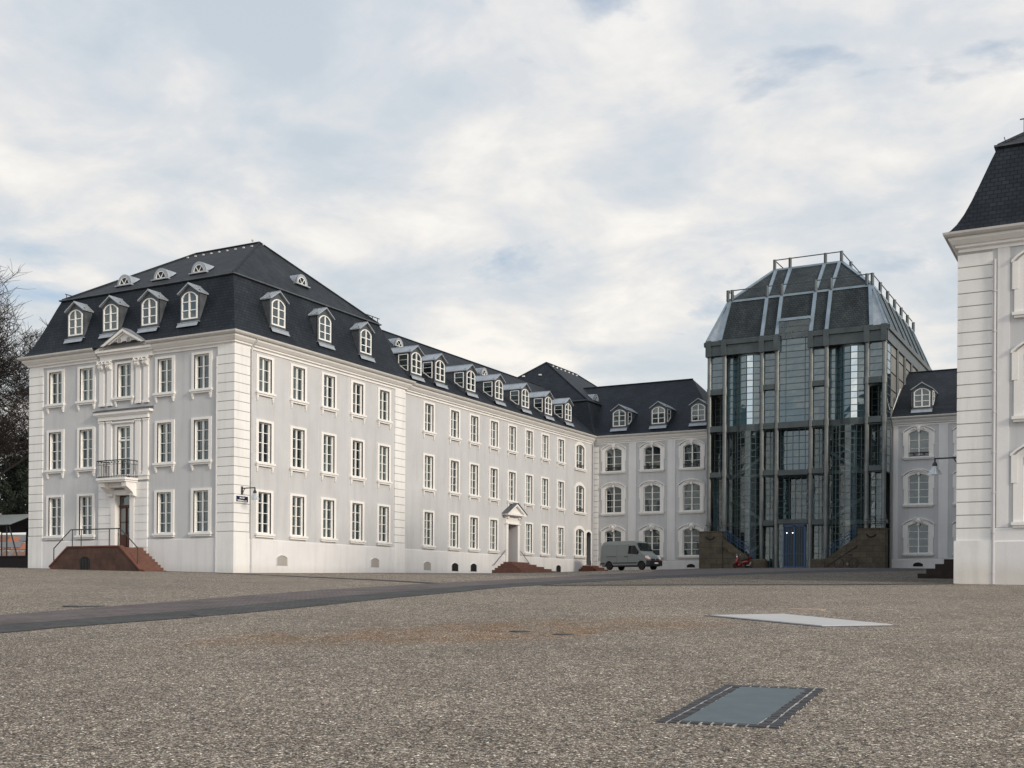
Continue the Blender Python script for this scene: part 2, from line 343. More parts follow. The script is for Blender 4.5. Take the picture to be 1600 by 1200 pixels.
def gz(x, y):
    x = min(max(x, -45), 85); y = min(max(y, -65), 60); d = np.hypot(CP[:, 0] - x, CP[:, 1] - y)
    return float((W_[:-3] * np.where(d > 0, d * d * np.log(d + 1e-12), 0)).sum() + W_[-3] + W_[-2] * x + W_[-1] * y)
def axis_vals(a, b, far):
    v = [a + i for i in range(int(b - a) + 1)]; L = []; t = 4.
    while t < far: L.append(t); t *= 1.7
    return [a - q for q in reversed(L)] + v + [b + q for q in L]
xs = axis_vals(-45, 85, 3500); ys = axis_vals(-65, 60, 3500)
mb = MB(); mb.v = [(x, y, gz(x, y)) for y in ys for x in xs]
nx = len(xs)
mb.f = [(j * nx + i, j * nx + i + 1, (j + 1) * nx + i + 1, (j + 1) * nx + i) for j in range(len(ys) - 1) for i in range(nx - 1)]; mb.mi = [0] * len(mb.f)
tag(link('ground', mb.mesh('ground', GRAVEL, True, False)), None, None, kind='structure')
def drape(name, A, B, mat, dz, ns=40, nt_=8, m2=None, split=None):
    """sheet between polylines A and B lying dz above the ground"""
    def at(L, t):
        t = t * (len(L) - 1); i = min(int(t), len(L) - 2); f = t - i
        return (L[i][0] * (1 - f) + L[i + 1][0] * f, L[i][1] * (1 - f) + L[i + 1][1] * f)
    mb = MB()
    for i in range(ns + 1):
        a = at(A, i / ns); b = at(B, i / ns)
        for j in range(nt_ + 1):
            f = j / nt_; x = a[0] * (1 - f) + b[0] * f; y = a[1] * (1 - f) + b[1] * f; mb.v.append((x, y, gz(x, y) + dz))
    for i in range(ns):
        for j in range(nt_):
            q = i * (nt_ + 1) + j; mb.f.append((q, q + 1, q + nt_ + 2, q + nt_ + 1)); mb.mi.append(1 if split and j >= split else 0)
    o = link(name, mb.mesh(name, [mat] + ([m2] if m2 else []), True)); return tag(o, None, None, kind='structure')
RL = [(21.5, -48), (20.46, -29.5), (19.5, -23.2), (18.5, -17.0), (18.14, -11.2), (17.85, -5.8), (17.54, .3), (16.44, 8.7), (15.5, 18), (10.3, 32), (10.3, 41.9)]
RR = [(25.5, -48), (24.0, -31.0), (24.1, -27.2), (23.77, -23.7), (23.15, -20), (22.79, -16.2), (22.03, -11.5), (22.1, -6), (22.36, 4), (24.14, 12), (28.6, 20), (34.5, 30), (34.5, 41.9)]
def resamp(L, n=60):
    d = [0]
    for a, b in zip(L, L[1:]): d.append(d[-1] + math.hypot(b[0] - a[0], b[1] - a[1]))
    out = []
    for i in range(n + 1):
        t = d[-1] * i / n; k = min(max(j for j in range(len(d)) if d[j] <= t + 1e-9), len(L) - 2); f = (t - d[k]) / (d[k + 1] - d[k])
        out.append((L[k][0] * (1 - f) + L[k + 1][0] * f, L[k][1] * (1 - f) + L[k + 1][1] * f))
    return out
drape('courtyard', resamp([(22.35, -8.95), (22.36, 4), (24.14, 12), (28.6, 20)], 20), resamp([(34.55, 0), (34.55, 12), (34.55, 24)], 20), GRAVF, .005, 40, 12)
drape('road', resamp(RL), resamp(RR), COBB, .010, 120, 10, COBD, 6)
def strip(name, L, wd, mat, dz):
    A, B = [], []
    for i, q in enumerate(L):
        a = L[max(i - 1, 0)]; b = L[min(i + 1, len(L) - 1)]; d = Vector((b[0] - a[0], b[1] - a[1])).normalized(); nn = Vector((-d.y, d.x)) * wd / 2
        A.append((q[0] + nn.x, q[1] + nn.y)); B.append((q[0] - nn.x, q[1] - nn.y))
    return drape(name, A, B, mat, dz, 50, 2)
strip('gutter_strip', resamp([(-1.0, -.45), (2.2, -1.97), (14.35, -7.33), (18.04, -9.4)], 20), .55, COBD, .014)
strip('gutter_strip', resamp([(22.2, -9.1), (26.9, -5.7), (30.9, -3.3), (34.64, -.35)], 20), .55, COBD, .014)
drape('pavement', [(-15.4, -.75), (-.3, -.75)], [(-15.4, .3), (-.3, .3)], COBD, .007, 20, 2)
drape('pavement', [(.5, -.3), (.5, 44)], [(-.5, -.3), (-.5, 44)], COBD, .007, 30, 2)

# ------------------------------------------------------------------ architecture helpers
def facade(mb, ox, oy, dx, dy, L, z0, z1, holes, top=None):
    """vertical sheet starting at (ox,oy) running (dx,dy) for L; holes=(u0,u1,z0,z1)"""
    us = sorted({0., L} | {h[0] for h in holes} | {h[1] for h in holes}); zs = sorted({z0, z1} | {h[2] for h in holes} | {h[3] for h in holes})
    for i in range(len(us) - 1):
        for j in range(len(zs) - 1):
            cu, cz = (us[i] + us[i + 1]) / 2, (zs[j] + zs[j + 1]) / 2
            if any(h[0] < cu < h[1] and h[2] < cz < h[3] for h in holes): continue
            a = (ox + dx * us[i], oy + dy * us[i]); b = (ox + dx * us[i + 1], oy + dy * us[i + 1])
            mb.face([(*a, zs[j]), (*b, zs[j]), (*b, zs[j + 1]), (*a, zs[j + 1])])
def molding(mb, path, prof, closed=False):
    """sweep profile [(out,z)] along a plan path whose outward side is on the right of travel; mitred"""
    P = [Vector((p[0], p[1])) for p in path]; n = len(P); nor = []
    for i in range(n):
        def en(a, b): d = (b - a).normalized(); return Vector((d.y, -d.x))
        if closed: n1, n2 = en(P[i - 1], P[i]), en(P[i], P[(i + 1) % n])
        else:
            n1 = en(P[i - 1], P[i]) if i > 0 else en(P[i], P[i + 1]); n2 = en(P[i], P[i + 1]) if i < n - 1 else n1
        m = (n1 + n2); m = m / m.dot(n1) if abs(m.dot(n1)) > 1e-6 else n1; nor.append(m)
    rings = [[(P[i].x + nor[i].x * o, P[i].y + nor[i].y * o, z) for (o, z) in prof] for i in range(n)]
    rng = range(n) if closed else range(n - 1)
    for i in rng:
        a, b = rings[i], rings[(i + 1) % n]
        for j in range(len(prof) - 1): mb.face([a[j], b[j], b[j + 1], a[j + 1]])
    if not closed:
        for r_ in (rings[0], rings[-1]):
            if len(r_) > 2: mb.face(r_)
CORN = [(0, 11.50), (.05, 11.50), (.05, 11.56), (.03, 11.57), (.03, 11.61), (.14, 11.66), (.14, 11.74), (.20, 11.76), (.34, 11.90), (.36, 11.96), (.36, 12.0), (0, 12.0)]
GUTT = [(.30, 12.0), (.40, 11.99), (.47, 12.02), (.52, 12.09), (.53, 12.17), (.50, 12.17), (.46, 12.14), (.30, 12.14)]
MANS = [(.50, 12.13), (.30, 12.26), (.10, 12.52), (-.12, 12.92), (-.35, 13.45), (-.58, 14.05), (-.95, 15.05), (-1.16, 15.58)]

def arch_pts(w, zs, rise, n=10):
    """segmental arch points from left to right at half-width w springing zs"""
    if rise <= 0: return [(-w, zs), (w, zs)]
    r = (w * w + rise * rise) / (2 * rise); cz = zs + rise - r; a = math.asin(min(1, w / r))
    if rise > w: a = math.pi - a
    return [(r * math.sin(t), cz + r * math.cos(t)) for t in [(-a + 2 * a * i / n) for i in range(n + 1)]]
WINM = {}
def window_kind(key, w, h, rise=0., trim=.2, rows=4, sill='drops', key_=None, depth=.15, ear=False, grille=False, transom=False):
    """meshes of one window; local: x right, z up from bottom of opening, outward = -y, wall plane y=0"""
    hw = w / 2; s = MB()
    zs = h - rise
    ins = [(-hw, 0)] + ([(-hw, zs), (hw, zs)] if rise <= 0 else arch_pts(hw, zs, rise)) + [(hw, 0)]
    if rise <= 0:
        outp = [(-hw - trim, 0), (-hw - trim, h + trim * .62), (hw + trim, h + trim * .62), (hw + trim, 0)]
    else:
        ap = arch_pts(hw + trim, zs + .02, rise + trim * .85)
        outp = [(-hw - trim, 0)] + ap + [(hw + trim, 0)]
    s.ring(ins, outp, -.055, .02)
    # thin outer fillet
    k = .05
    if rise <= 0:
        o2 = [(x + (k if x > 0 else -k) * 0 + 0, z) for x, z in outp]
    # reveals
    for a, b in zip(ins, ins[1:]):
        s.face([(a[0], -.055, a[1]), (b[0], -.055, b[1]), (b[0], depth + .06, b[1]), (a[0], depth + .06, a[1])])
    if rise > 0:  # fill between arch and square hole, behind trim
        ho = h + .06
        ap = arch_pts(hw, zs, rise)
        s.ring(ap, [(x, ho) for x, z in ap], 0.004, .03)
        if ear:
            s.box(-hw - trim - .07, -hw - trim * .55, -.07, .01, zs - .9, zs + .10); s.box(hw + trim * .55, hw + trim + .07, -.07, .01, zs - .9, zs + .10)
            ap2 = arch_pts(hw + trim + .1, zs + .06, rise + trim * .75); ap3 = [(x, z + .08) for x, z in ap2]
            s.ring(ap2, ap3, -.14, .01)
    kids = []
    sl = MB()
    sl.box(-hw - trim - .06, hw + trim + .06, -.16, .015, -.11, 0.004); sl.box(-hw - trim - .01, hw + trim + .01, -.11, .015, -.2, -.112)
    sl.box(-hw + .01, hw - .01, .02, depth, -.03, .012)
    if sill == 'drops':
        for x in (-hw - trim + .09, hw + trim - .09):
            sl.box(x - .065, x + .065, -.09, .015, -.33, -.203); sl.box(x - .045, x + .045, -.075, .015, -.42, -.333); sl.box(x - .028, x + .028, -.06, .015, -.49, -.423)
    kids.append(('sill', sl.mesh('sill', CREAM), None))
    f = MB(); y0, y1 = depth - .05, depth + .02; fw = .06
    if rise <= 0:
        f.box(-hw, -hw + fw, y0, y1, 0.013, h); f.box(hw - fw, hw, y0, y1, 0.013, h); f.box(-hw + fw, hw - fw, y0, y1, h - fw, h)
    else:
        i2 = [(-hw + fw, .02)] + arch_pts(hw - fw, zs - fw * .3, rise - fw * .4) + [(hw - fw, .02)]; o2 = [(-hw, .02)] + arch_pts(hw, zs, rise) + [(hw, .02)]
        f.ring(i2, o2, y0, y1)
    f.box(-hw + fw, hw - fw, y0, y1, 0.013, .013 + fw)
    f.box(-.045, .045, y0 - .012, y1, fw, h - fw * .8)
    for i in range(1, rows):
        z = h * i / rows if rise <= 0 else zs * 1.06 * i / rows
        f.box(-hw + fw, -.045, y0 + .012, y1, z - .016, z + .016); f.box(.045, hw - fw, y0 + .012, y1, z - .016, z + .016)
    if transom: f.box(-hw, hw, y0 - .03, y1, h * .73, h * .73 + .09)
    kids.append(('sash', f.mesh('sash', WPAINT), None))
    p = MB(); p.face([(-hw, depth + .005, 0), (hw, depth + .005, 0), (hw, depth + .005, h), (-hw, depth + .005, h)]); kids.append(('pane', p.mesh('pane', GLASS, fix=False), None))
    if key_:
        kx = MB(); top = h + trim * .1
        if key_ == 1:   # shell-like cartouche
            kx.lathe((0, -.12, top + .12), [(.05, -.05), (.14, -.03), (.15, .03), (.05, .07)], 9, 'y')
            for a in (-60, -30, 0, 30, 60):
                t = R(a); kx.tube([(.1 * math.sin(t), -.13, top + .12 + .1 * math.cos(t)), (.25 * math.sin(t), -.10, top + .14 + .22 * math.cos(t))], [.05, .035], 5)
            kx.tube([(-.5, -.09, top - .02), (-.32, -.11, top + .1), (-.2, -.12, top + .02)], [.03, .045, .03], 5); kx.tube([(.5, -.09, top - .02), (.32, -.11, top + .1), (.2, -.12, top + .02)], [.03, .045, .03], 5)
            kx.box(-.07, .07, -.13, -.03, top - .16, top + .05)
        elif key_ == 2:  # low scrolls
            for sg in (-1, 1):
                kx.tube([(0, -.12, top + .16), (.12 * sg, -.13, top + .24), (.24 * sg, -.12, top + .17), (.2 * sg, -.12, top + .08), (.1 * sg, -.11, top + .1)], [.03, .04, .04, .035, .02], 5)
                kx.tube([(.26 * sg, -.1, top + .14), (.45 * sg, -.1, top + .1), (.62 * sg, -.09, top + .0)], [.035, .03, .02], 5)
            kx.box(-.08, .08, -.12, -.03, top - .12, top + .1)
        else:            # mascaron head in a shield
            kx.lathe((0, -.10, top + .15), [(.10, -.12), (.20, -.07), (.24, 0), (.22, .08)], 10, 'y')
            kx.tube([(0, -.22, top + .24), (0, -.26, top + .13), (0, -.2, top + .1)], [.03, .05, .03], 5)
            for sg in (-1, 1): kx.tube([(.06 * sg, -.16, top + .40), (.22 * sg, -.16, top + .34), (.30 * sg, -.14, top + .16), (.2 * sg, -.13, top - .08)], [.03, .06, .05, .03], 5)
            kx.box(-.1, .1, -.13, -.03, top - .2, top)
        kids.append(('keystone', kx.mesh('keystone', CREAM), None))
    if grille:
        gm = MB(); gm.tube([(-hw + .01, -.0, .30), (hw - .01, -.0, .30)], .03, 5); gm.tube([(-hw + .01, 0, .06), (hw - .01, 0, .06)], .022, 5)
        n = 9
        for i in range(n + 1): x = -hw + .03 + (w - .06) * i / n; gm.tube([(x, 0, .05), (x, 0, .30)], .011, 4)
        for x in (-hw * .5, hw * .5): gm.lathe((x, 0, .18), [(.07, -.01), (.07, .01)], 8, 'y')
        kids.append(('window_guard', gm.mesh('window_guard', IRON), None))
    WINM[key] = (s.mesh('window', CREAM), kids)
window_kind('tall', 1.0, 2.12, sill='drops')          # upper floors
window_kind('third', 1.0, 1.80, rows=3, sill='drops')
window_kind('ground', 1.0, 2.17, sill='plain')
window_kind('french', .95, 2.85, rows=5, sill='plain', transom=True)
window_kind('a3', 1.45, 1.95, .22, .32, 3, 'plain', 1, ear=True, grille=True)
window_kind('a2', 1.45, 2.25, .22, .32, 4, 'plain', 2, ear=True)
window_kind('a1', 1.45, 2.25, .20, .32, 4, 'plain', 3, ear=True)
window_kind('b3', 1.5, 1.95, .20, .3, 3, 'plain', None, grille=True)
window_kind('b2', 1.5, 2.2, .20, .3, 4, 'plain', None, grille=True)
window_kind('b1', 1.5, 2.2, .20, .3, 4, 'plain', None)
window_kind('r3', 1.5, 1.98, .25, .32, 3, 'plain', 1, ear=True)
window_kind('r2', 1.5, 2.45, .25, .32, 4, 'plain', 2, ear=True)
window_kind('r1', 1.5, 2.55, .25, .32, 4, 'plain', 3, ear=True)
SIZES = {'tall': (1.0, 2.12), 'third': (1.0, 1.80), 'ground': (1.0, 2.17), 'french': (.95, 2.85), 'a3': (1.45, 2.0), 'a2': (1.45, 2.3), 'a1': (1.45, 2.3), 'b3': (1.5, 2.0), 'b2': (1.5, 2.25), 'b1': (1.5, 2.25), 'r3': (1.5, 2.03), 'r2': (1.5, 2.5), 'r1': (1.5, 2.6)}
def place_window(parent, key, x, y, z, rotz):
    me, kids = WINM[key]
    o = link('window', me, parent, Vector((x, y, z)) - parent.location, rotz)
    for nm, km, _ in kids: link(nm, km, o)
    return o
def basement(parent, x, y, z, rotz, grate=True, w=.85, h=.55):
    """low segmental vent opening in the plinth, local frame like windows"""
    m = MB(); ap = arch_pts(w / 2, h - .14, .14); poly = [(-w / 2, 0)] + ap + [(w / 2, 0)]
    outp = [(-w / 2 - .05, 0)] + arch_pts(w / 2 + .05, h - .13, .17) + [(w / 2 + .05, 0)]
    m.cur = 0; m.ring(poly, outp, -.035, .02)
    m.cur = 1; m.prism(poly, -.004, .02)
    o = link('vent_opening', m.mesh('vent_opening', [PLIN, DARK if grate else SHADW]), parent, Vector((x, y, z)) - parent.location, rotz)
    if grate:
        b = MB()
        for i in range(5): xx = -w / 2 + .1 + (w - .2) * i / 4; b.tube([(xx, -.02, .0), (xx, -.02, h - .06)], .012, 4)
        link('grate', b.mesh('grate', IRON), o)
    return o
def quoin(parent, boxes, z0, z1, step=.475, gap=.035, plinth=None):
    """stack of rusticated blocks; boxes = list of (x0,x1,y0,y1) plan rectangles sharing the stack"""
    m = MB(); z = z0
    while z < z1 - .1:
        zt = min(z + step, z1)
        for i, (x0, x1, y0, y1) in enumerate(boxes): m.box(x0, x1, y0, y1, z, zt - (gap if zt < z1 else 0))
        z = zt
    m2 = MB()
    return part('quoin', m, WHITE, parent, bev=.0)

# ---------- dormers
DORM = {}
def dormer_kind(key, w, h, cheek, side, slope_in):
    """local: window bottom centre on face plane y=0, outward -y. slope_in(z)-> y depth of roof at height z"""
    hw = w / 2; pk = h + .38; ow = hw + .13; eave = h - .06
    body = MB()
    # front face
    ap = arch_pts(hw, h - .27, .27, 8)
    ins = [(-hw, 0)] + ap + [(hw, 0)]
    top = [(x, eave + (pk - eave) * (1 - abs(x) / ow)) for x, z in ap]
    outp = [(-ow, 0)] + [(-ow if i == 0 else (ow if i == len(ap) - 1 else p[0]), eave if i in (0, len(ap) - 1) else p[1]) for i, p in enumerate(top)] + [(ow, 0)]
    body.ring(ins, outp, 0, .08)
    body.box(-ow, ow, 0, .08, -.16, 0)
    body.face([(-ow, .05, -.3), (ow, .05, -.3), (ow, .05, pk - .3), (-ow, .05, pk - .3)])
    # cheeks
    for sx in (-ow, ow):
        ys = [0.0]; n = 6
        tt = [( -.45 + (eave + .45) * i / n) for i in range(n + 1)]
        poly = [(0.0, -.45), (0.0, eave)] + [(max(slope_in(z), .0) + .12, z) for z in reversed(tt)]
        body.prism(poly, sx - .03 * (1 if sx > 0 else -1), sx, 'x')
    # roof: gable with overhang, split in two slopes
    rf = MB(); ov = .07; fy = -.16; bz = slope_in(eave) + .25; bp = slope_in(pk) + .25; t = .06
    for sg in (-1, 1):
        e0 = ((ow + ov) * sg, eave - .06); p0 = (0, pk)
        rf.face([(e0[0], fy, e0[1]), (p0[0], fy, p0[1]), (0, bp, pk), (e0[0], bz, e0[1])])
        rf.face([(e0[0], fy, e0[1] + t), (p0[0], fy, p0[1] + t), (0, bp, pk + t), (e0[0], bz, e0[1] + t)])
        rf.face([(e0[0], fy, e0[1]), (p0[0], fy, p0[1]), (p0[0], fy, p0[1] + t), (e0[0], fy, e0[1] + t)])
        rf.face([(e0[0], fy, e0[1]), (e0[0], bz, e0[1]), (e0[0], bz, e0[1] + t), (e0[0], fy, e0[1] + t)])
        # standing seams
        for k in range(1, 4):
            yy = fy + (min(bz, bp) - fy) * k / 4; rf.tube([(e0[0], yy, e0[1] + t + .01), (0, yy, pk + t + .01)], .014, 4)
    rf.tube([(0, fy, pk + t), (0, bp, pk + t)], .03, 5)
    # sill apron (lead)
    apn = MB(); apn.box(-ow - .06, ow + .06, -.14, .02, -.2, -.165)
    apn.face([(-ow - .03, -.12, -.2), (ow + .03, -.12, -.2), (ow + .05, -.24, -.42), (-ow - .05, -.24, -.42)])
    f = MB(); fw = .075; y0, y1 = -.04, .03
    f.ring([(-hw + fw, .0)] + arch_pts(hw - fw, h - .30, .25, 8) + [(hw - fw, .0)], ins, y0, y1)
    f.box(-hw + fw, hw - fw, y0, y1, 0, fw); f.box(-.04, .04, y0 - .01, y1, fw, h - fw)
    for i in (1, 2):
        z = h * .31 * i + .02
        f.box(-hw + fw, -.04, y0 + .012, y1, z - .022, z + .022); f.box(.04, hw - fw, y0 + .012, y1, z - .022, z + .022)
    g_ = MB(); g_.face([(-hw, .012, 0), (hw, .012, 0), (hw, .012, h - .08), (-hw, .012, h - .08)])
    subs = [('dormer_roof', rf.mesh('dormer_roof', LEAD)), ('apron', apn.mesh('apron', LEAD)), ('sash', f.mesh('sash', WPAINT)), ('pane', g_.mesh('pane', GLASS, fix=False))]
    if side:
        for sg in (-1, 1):
            sw = MB(); x = ow * sg; xo = (ow + .03) * sg
            a0, a1 = .16, .86; zt = h - .22
            def zb(y): return .12 + max(0, (y - .25)) * .75
            poly = [(a0, zb(a0)), (a0, zt), (a1, zt), (a1, zb(a1)), (.4, zb(.4))]
            sw.cur = 1; sw.prism([(p[0], p[1]) for p in poly], x, (ow + .012) * sg, 'x'); sw.cur = 0
            for p, q in zip(poly, poly[1:] + poly[:1]): sw.tube([((ow + .02) * sg, *p), ((ow + .02) * sg, *q)], .035, 4)
            for zz in (h * .34, h * .60): sw.tube([((ow + .02) * sg, a0, zz), ((ow + .02) * sg, a1, zz)], .018, 4)
            subs.append(('side_window', sw.mesh('side_window', [WPAINT, GLASS])))
    DORM[key] = (body.mesh('dormer', LEADD), subs)
mans_in = [(-o, z) for o, z in MANS]
def mans_y(z):   # inward offset of mansard at height z
    for (a, za), (b, zb_) in zip(mans_in, mans_in[1:]):
        if z <= zb_: return a + (b - a) * (z - za) / (zb_ - za)
    return mans_in[-1][0]
def up_y(z, slope=.9): return 1.16 + (z - 15.58) / slope if z > 15.58 else mans_y(z)
dormer_kind('mansard', 1.10, 1.44, 1.6, False, lambda z: up_y(13.17 + z, .62) - .16)
WSL = .80   # slope of the wings' single-pitch roofs
dormer_kind('wing', 1.16, 1.40, 3., True, lambda z: max(.0, (12.95 + z - 12.75) / WSL) + .2)
def place_dormer(parent, key, x, y, z, rotz):
    me, subs = DORM[key]; o = link('dormer', me, parent, Vector((x, y, z)) - parent.location, rotz)
    for nm, m in subs: link(nm, m, o)
OV = None
def oval_dormer(parent, x, y, z, rotz, slope):
    """half-round lead hood; local outward -y; hood runs back into the roof of given slope (dz/dy)"""
    global OV
    if OV is None or OV[0] != slope:
        r = .52; n = 10; m = MB(); L = r * 1.25 / slope
        fr = [(r * math.cos(t), r * 1.1 * math.sin(t)) for t in [math.pi * i / n for i in range(n + 1)]]
        for (a, b), (c, d) in zip(fr, fr[1:]):
            m.face([(a, -.06, b), (c, -.06, d), (c, d / slope + .05, d), (a, b / slope + .05, b)])
        inn = [(p[0] * .74, p[1] * .74) for p in fr]
        m.ring(inn, fr, -.06, .0); m.box(-r - .12, r + .12, -.16, .1, -.09, -.03)
        sx = MB(); i2 = [(p[0] * .66, p[1] * .66) for p in fr]
        sx.ring(i2, inn, -.05, .0); sx.box(-r * .74, r * .74, -.05, 0, -.025, .03)
        for a in (55, 125): sx.tube([(0, -.04, .02), (r * .68 * math.cos(R(a)), -.04, r * .72 * math.sin(R(a)))], .02, 4)
        gl = MB(); gl.face([(p[0], -.012, p[1]) for p in inn])
        OV = (slope, m.mesh('oval_dormer', LEAD), sx.mesh('sash', WPAINT), gl.mesh('pane', VGLASS))
    o = link('oval_dormer', OV[1], parent, Vector((x, y, z)) - parent.location, rotz); link('sash', OV[2], o); link('pane', OV[3], o)

# ================================================================== front pavilions (left, and its mirror on the right)
def pavilion(x0, x1, left):
    W = x1 - x0; D = 15.46; y0, y1 = 0., D; zb = -1.3
    lab = 'pale grey corner pavilion with small front balcony, pediment and sandstone entrance stairs' if left else 'pale grey pavilion cut off by the right edge of the photo, with black mansard roof'
    B = thing('palace_pavilion', lab, 'building', ((x0 + x1) / 2, D / 2, 0), group='white baroque palace buildings around the square')
    wall = MB(); hf, hs = [], []
    if left:
        fx = [-13.11, -10.65, -7.75, -4.77, -2.18]; sy = [2.32, 5.08, 7.78, 10.52, 13.24]
        for i, x in enumerate(fx):
            for j, (k, z) in enumerate((('ground', 2.0), ('tall', 5.72), ('third', 9.42))):
                if i == 2 and j == 0: continue
                if i == 2 and j == 1: k, z = 'french', 4.98
                w_, h_ = SIZES[k]; hf.append((x - x0 - w_ / 2, x - x0 + w_ / 2, z, z + h_)); place_window(B, k, x, y0, z, 0)
        hf.append((-8.3 - x0, -7.2 - x0, 1.22, 4.12))
        for y in sy:
            for k, z in (('ground', 2.0), ('tall', 5.72), ('third', 9.42)):
                w_, h_ = SIZES[k]; hs.append((y - w_ / 2, y + w_ / 2, z, z + h_)); place_window(B, k, x1, y, z, R(90))
    else:
        for x in (x0 + 2.92, x0 + 6.1, x0 + 9.3, x0 + 12.4):
            for k, z in (('r1', 1.62), ('r2', 5.4), ('r3', 9.12)):
                w_, h_ = SIZES[k]; hf.append((x - x0 - w_ / 2, x - x0 + w_ / 2, z, z + h_)); place_window(B, k, x, y0, z, 0)
    facade(wall, x0, y0, 1, 0, W, zb, 12.0, hf); facade(wall, x1, y0, 0, 1, D, zb, 12.0, hs)
    facade(wall, x1, y1, -1, 0, W, zb, 12.0, []); facade(wall, x0, y1, 0, -1, D, zb, 12.0, [])
    part('wall', wall, GREY, B, fix=False)
    foot = [(x0, y0), (x1, y0), (x1, y1), (x0, y1)]
    # plinth (interrupted at the entrance)
    pl = MB(); pz = 1.70 if left else 1.43
    prof = [(0, zb), (.05, zb), (.05, pz - .04), (.02, pz), (0, pz)]
    if left:
        molding(pl, [(-7.2, 0), (x1, 0), (x1, y1), (x0, y1), (x0, 0), (-8.3, 0)], prof)
    else:
        molding(pl, foot, prof, True)
        molding(pl, foot, [(.05, zb), (.11, zb), (.11, .93), (.05, .97)], True)
    part('plinth', pl, PLIN, B)
    cpath = foot + [foot[0]] if not left else [(-5.72, 0), (x1, 0), (x1, y1), (x0, y1), (x0, 0), (-9.72, 0)]
    cn = MB(); molding(cn, foot if not left else cpath, CORN, not left); part('cornice', cn, CREAM, B)
    gt = MB(); molding(gt, foot if not left else cpath, GUTT, not left); part('gutter', gt, ZINCW, B)
    qw = 1.07
    zq = 2.04 if left else .98
    rects = {'ne': [(x1 - qw, x1 + .06, -.06, qw + .06)], 'nw': [(x0 - .06, x0 + qw, -.06, qw)], 'se': [(x1 - .3, x1 + .06, y1 - 1.08, y1 + .06)]}
    for k, r_ in rects.items():
        if not left and k == 'nw': r_ = [(x0 - .06, x0 + 1.12, -.06, 1.1)]
        quoin(B, r_, zq, 11.50)
        x_0, x_1, y_0, y_1 = r_[0]; c = MB(); c.box(x_0 + .02, x_1 - .02, y_0 + .02, y_1 - .02, zq, 11.50); part('quoin_core', c, SHADW, B)
        c = MB(); e = .01 if left else .07; c.box(x_0 - e, x_1 + e, y_0 - e, y_1 + (e if k != 'ne' else 0), zb, zq - (.03 if left else .0)); part('quoin_base', c, WHITE, B)
        if not left: c = MB(); c.box(x_0, x_1, y_0, y_1, zq + .003, zq + .01)
    # roof
    rm = MB(); molding(rm, foot, MANS, True); part('mansard_roof', rm, SLATE, B)
    ins = 1.16; lip = MB()
    molding(lip, foot, [(-ins - .02, 15.52), (-ins + .13, 15.54), (-ins + .13, 15.61), (-ins - .02, 15.62)], True); part('roof_break', lip, LEADD, B)
    ur = MB(); a, b, c, d = (x0 + ins, ins, 15.6), (x1 - ins, ins, 15.6), (x1 - ins, y1 - ins, 15.6), (x0 + ins, y1 - ins, 15.6)
    xm = (x0 + x1) / 2; rz = 19.45; e, f = (xm - 2.5, y1 / 2, rz), (xm + 2.5, y1 / 2, rz)
    ur.face([a, b, f, e]); ur.face([b, c, f]); ur.face([c, d, e, f]); ur.face([d, a, e]); part('upper_roof', ur, SLATEL, B, fix=False)
    rc = MB()
    for p, q in ((a, e), (b, f), (c, f), (d, e), (e, f)): rc.tube([(p[0], p[1], p[2] + .03), (q[0], q[1], q[2] + .03)], .06, 6)
    part('ridge_capping', rc, SLATE, B)
    # snow hooks high on the slope
    us = (19.45 - 15.6) / (D / 2 - ins); usx = (rz - 15.6) / (W / 2 - 2.5 - ins)
    for i in range(9):
        x = xm - 2.4 + 5.0 * i / 8; yv = y1 / 2 - .75; z = 15.6 + (yv - ins) * us; sh = MB(); sh.box(x - .05, x + .05, yv - .07, yv + .03, z - .02, z + .07); part('roof_hook', sh, ZINCW, B)
    for yv in (7.0, 7.9):
        x = x1 - 5.0; z = 15.6 + (x1 - ins - x) * usx; sh = MB(); sh.box(x - .03, x + .07, yv - .05, yv + .05, z - .02, z + .07); part('roof_hook', sh, ZINCW, B)
    us = (19.45 - 15.6) / (D / 2 - ins); usx = (rz - 15.6) / (W / 2 - 2.5 - ins)
    if left:
        for x in (-11.95, -9.2, -6.3, -3.43): place_dormer(B, 'mansard', x + .2, .16, 13.17, 0)
        for y in (3.55, 7.58, 11.52): place_dormer(B, 'mansard', x1 - .16, y, 13.17, R(90))
        for x in (-10.22, -7.4, -4.59): oval_dormer(B, x, ins + (16.30 - 15.6) / us - .1, 16.32, 0, us)
        oval_dormer(B, x1 - ins - (16.7 - 15.6) / usx + .1, 8.0, 16.72, R(90), us)
        for x, y in ((x0 + 2.0, y1 - 1.6),):
            pf = MB()
            pf.tube([(x0 + 1.0, y1 - 1.5, 16.05), (x0 + 3.0, y1 - 1.5, 16.9)], .03, 4)
            for k in range(4): pf.tube([(x0 + 1.0 + k * .66, y1 - 1.5, 15.6 + k * .25), (x0 + 1.0 + k * .66, y1 - 1.5, 16.05 + k * .28)], .025, 4)
        gr = MB()
        for k in range(3):
            yy = y1 - 2.2 + k * .55; gr.tube([(x1 - 1.3, yy, 15.6), (x1 - 1.3, yy, 16.0)], .025, 4)
        gr.tube([(x1 - 1.3, y1 - 2.3, 16.0), (x1 - 1.3, y1 - .9, 16.0)], .03, 4); gr.tube([(x0 + 1.25, 1.3, 16.0), (x0 + 1.25, 4.2, 16.0)], .03, 4)
        for k in range(5): gr.tube([(x0 + 1.25, 1.4 + k * .65, 15.6), (x0 + 1.25, 1.4 + k * .65, 16.0)], .022, 4)
        part('roof_rail', gr, IRON, B)
    else:
        for y in (4.4, 8.2): place_dormer(B, 'mansard', x0 + .16, y, 13.17, R(-90))
        for x in (x0 + 4.1, x0 + 7.6): place_dormer(B, 'mansard', x, .16, 13.17, 0)
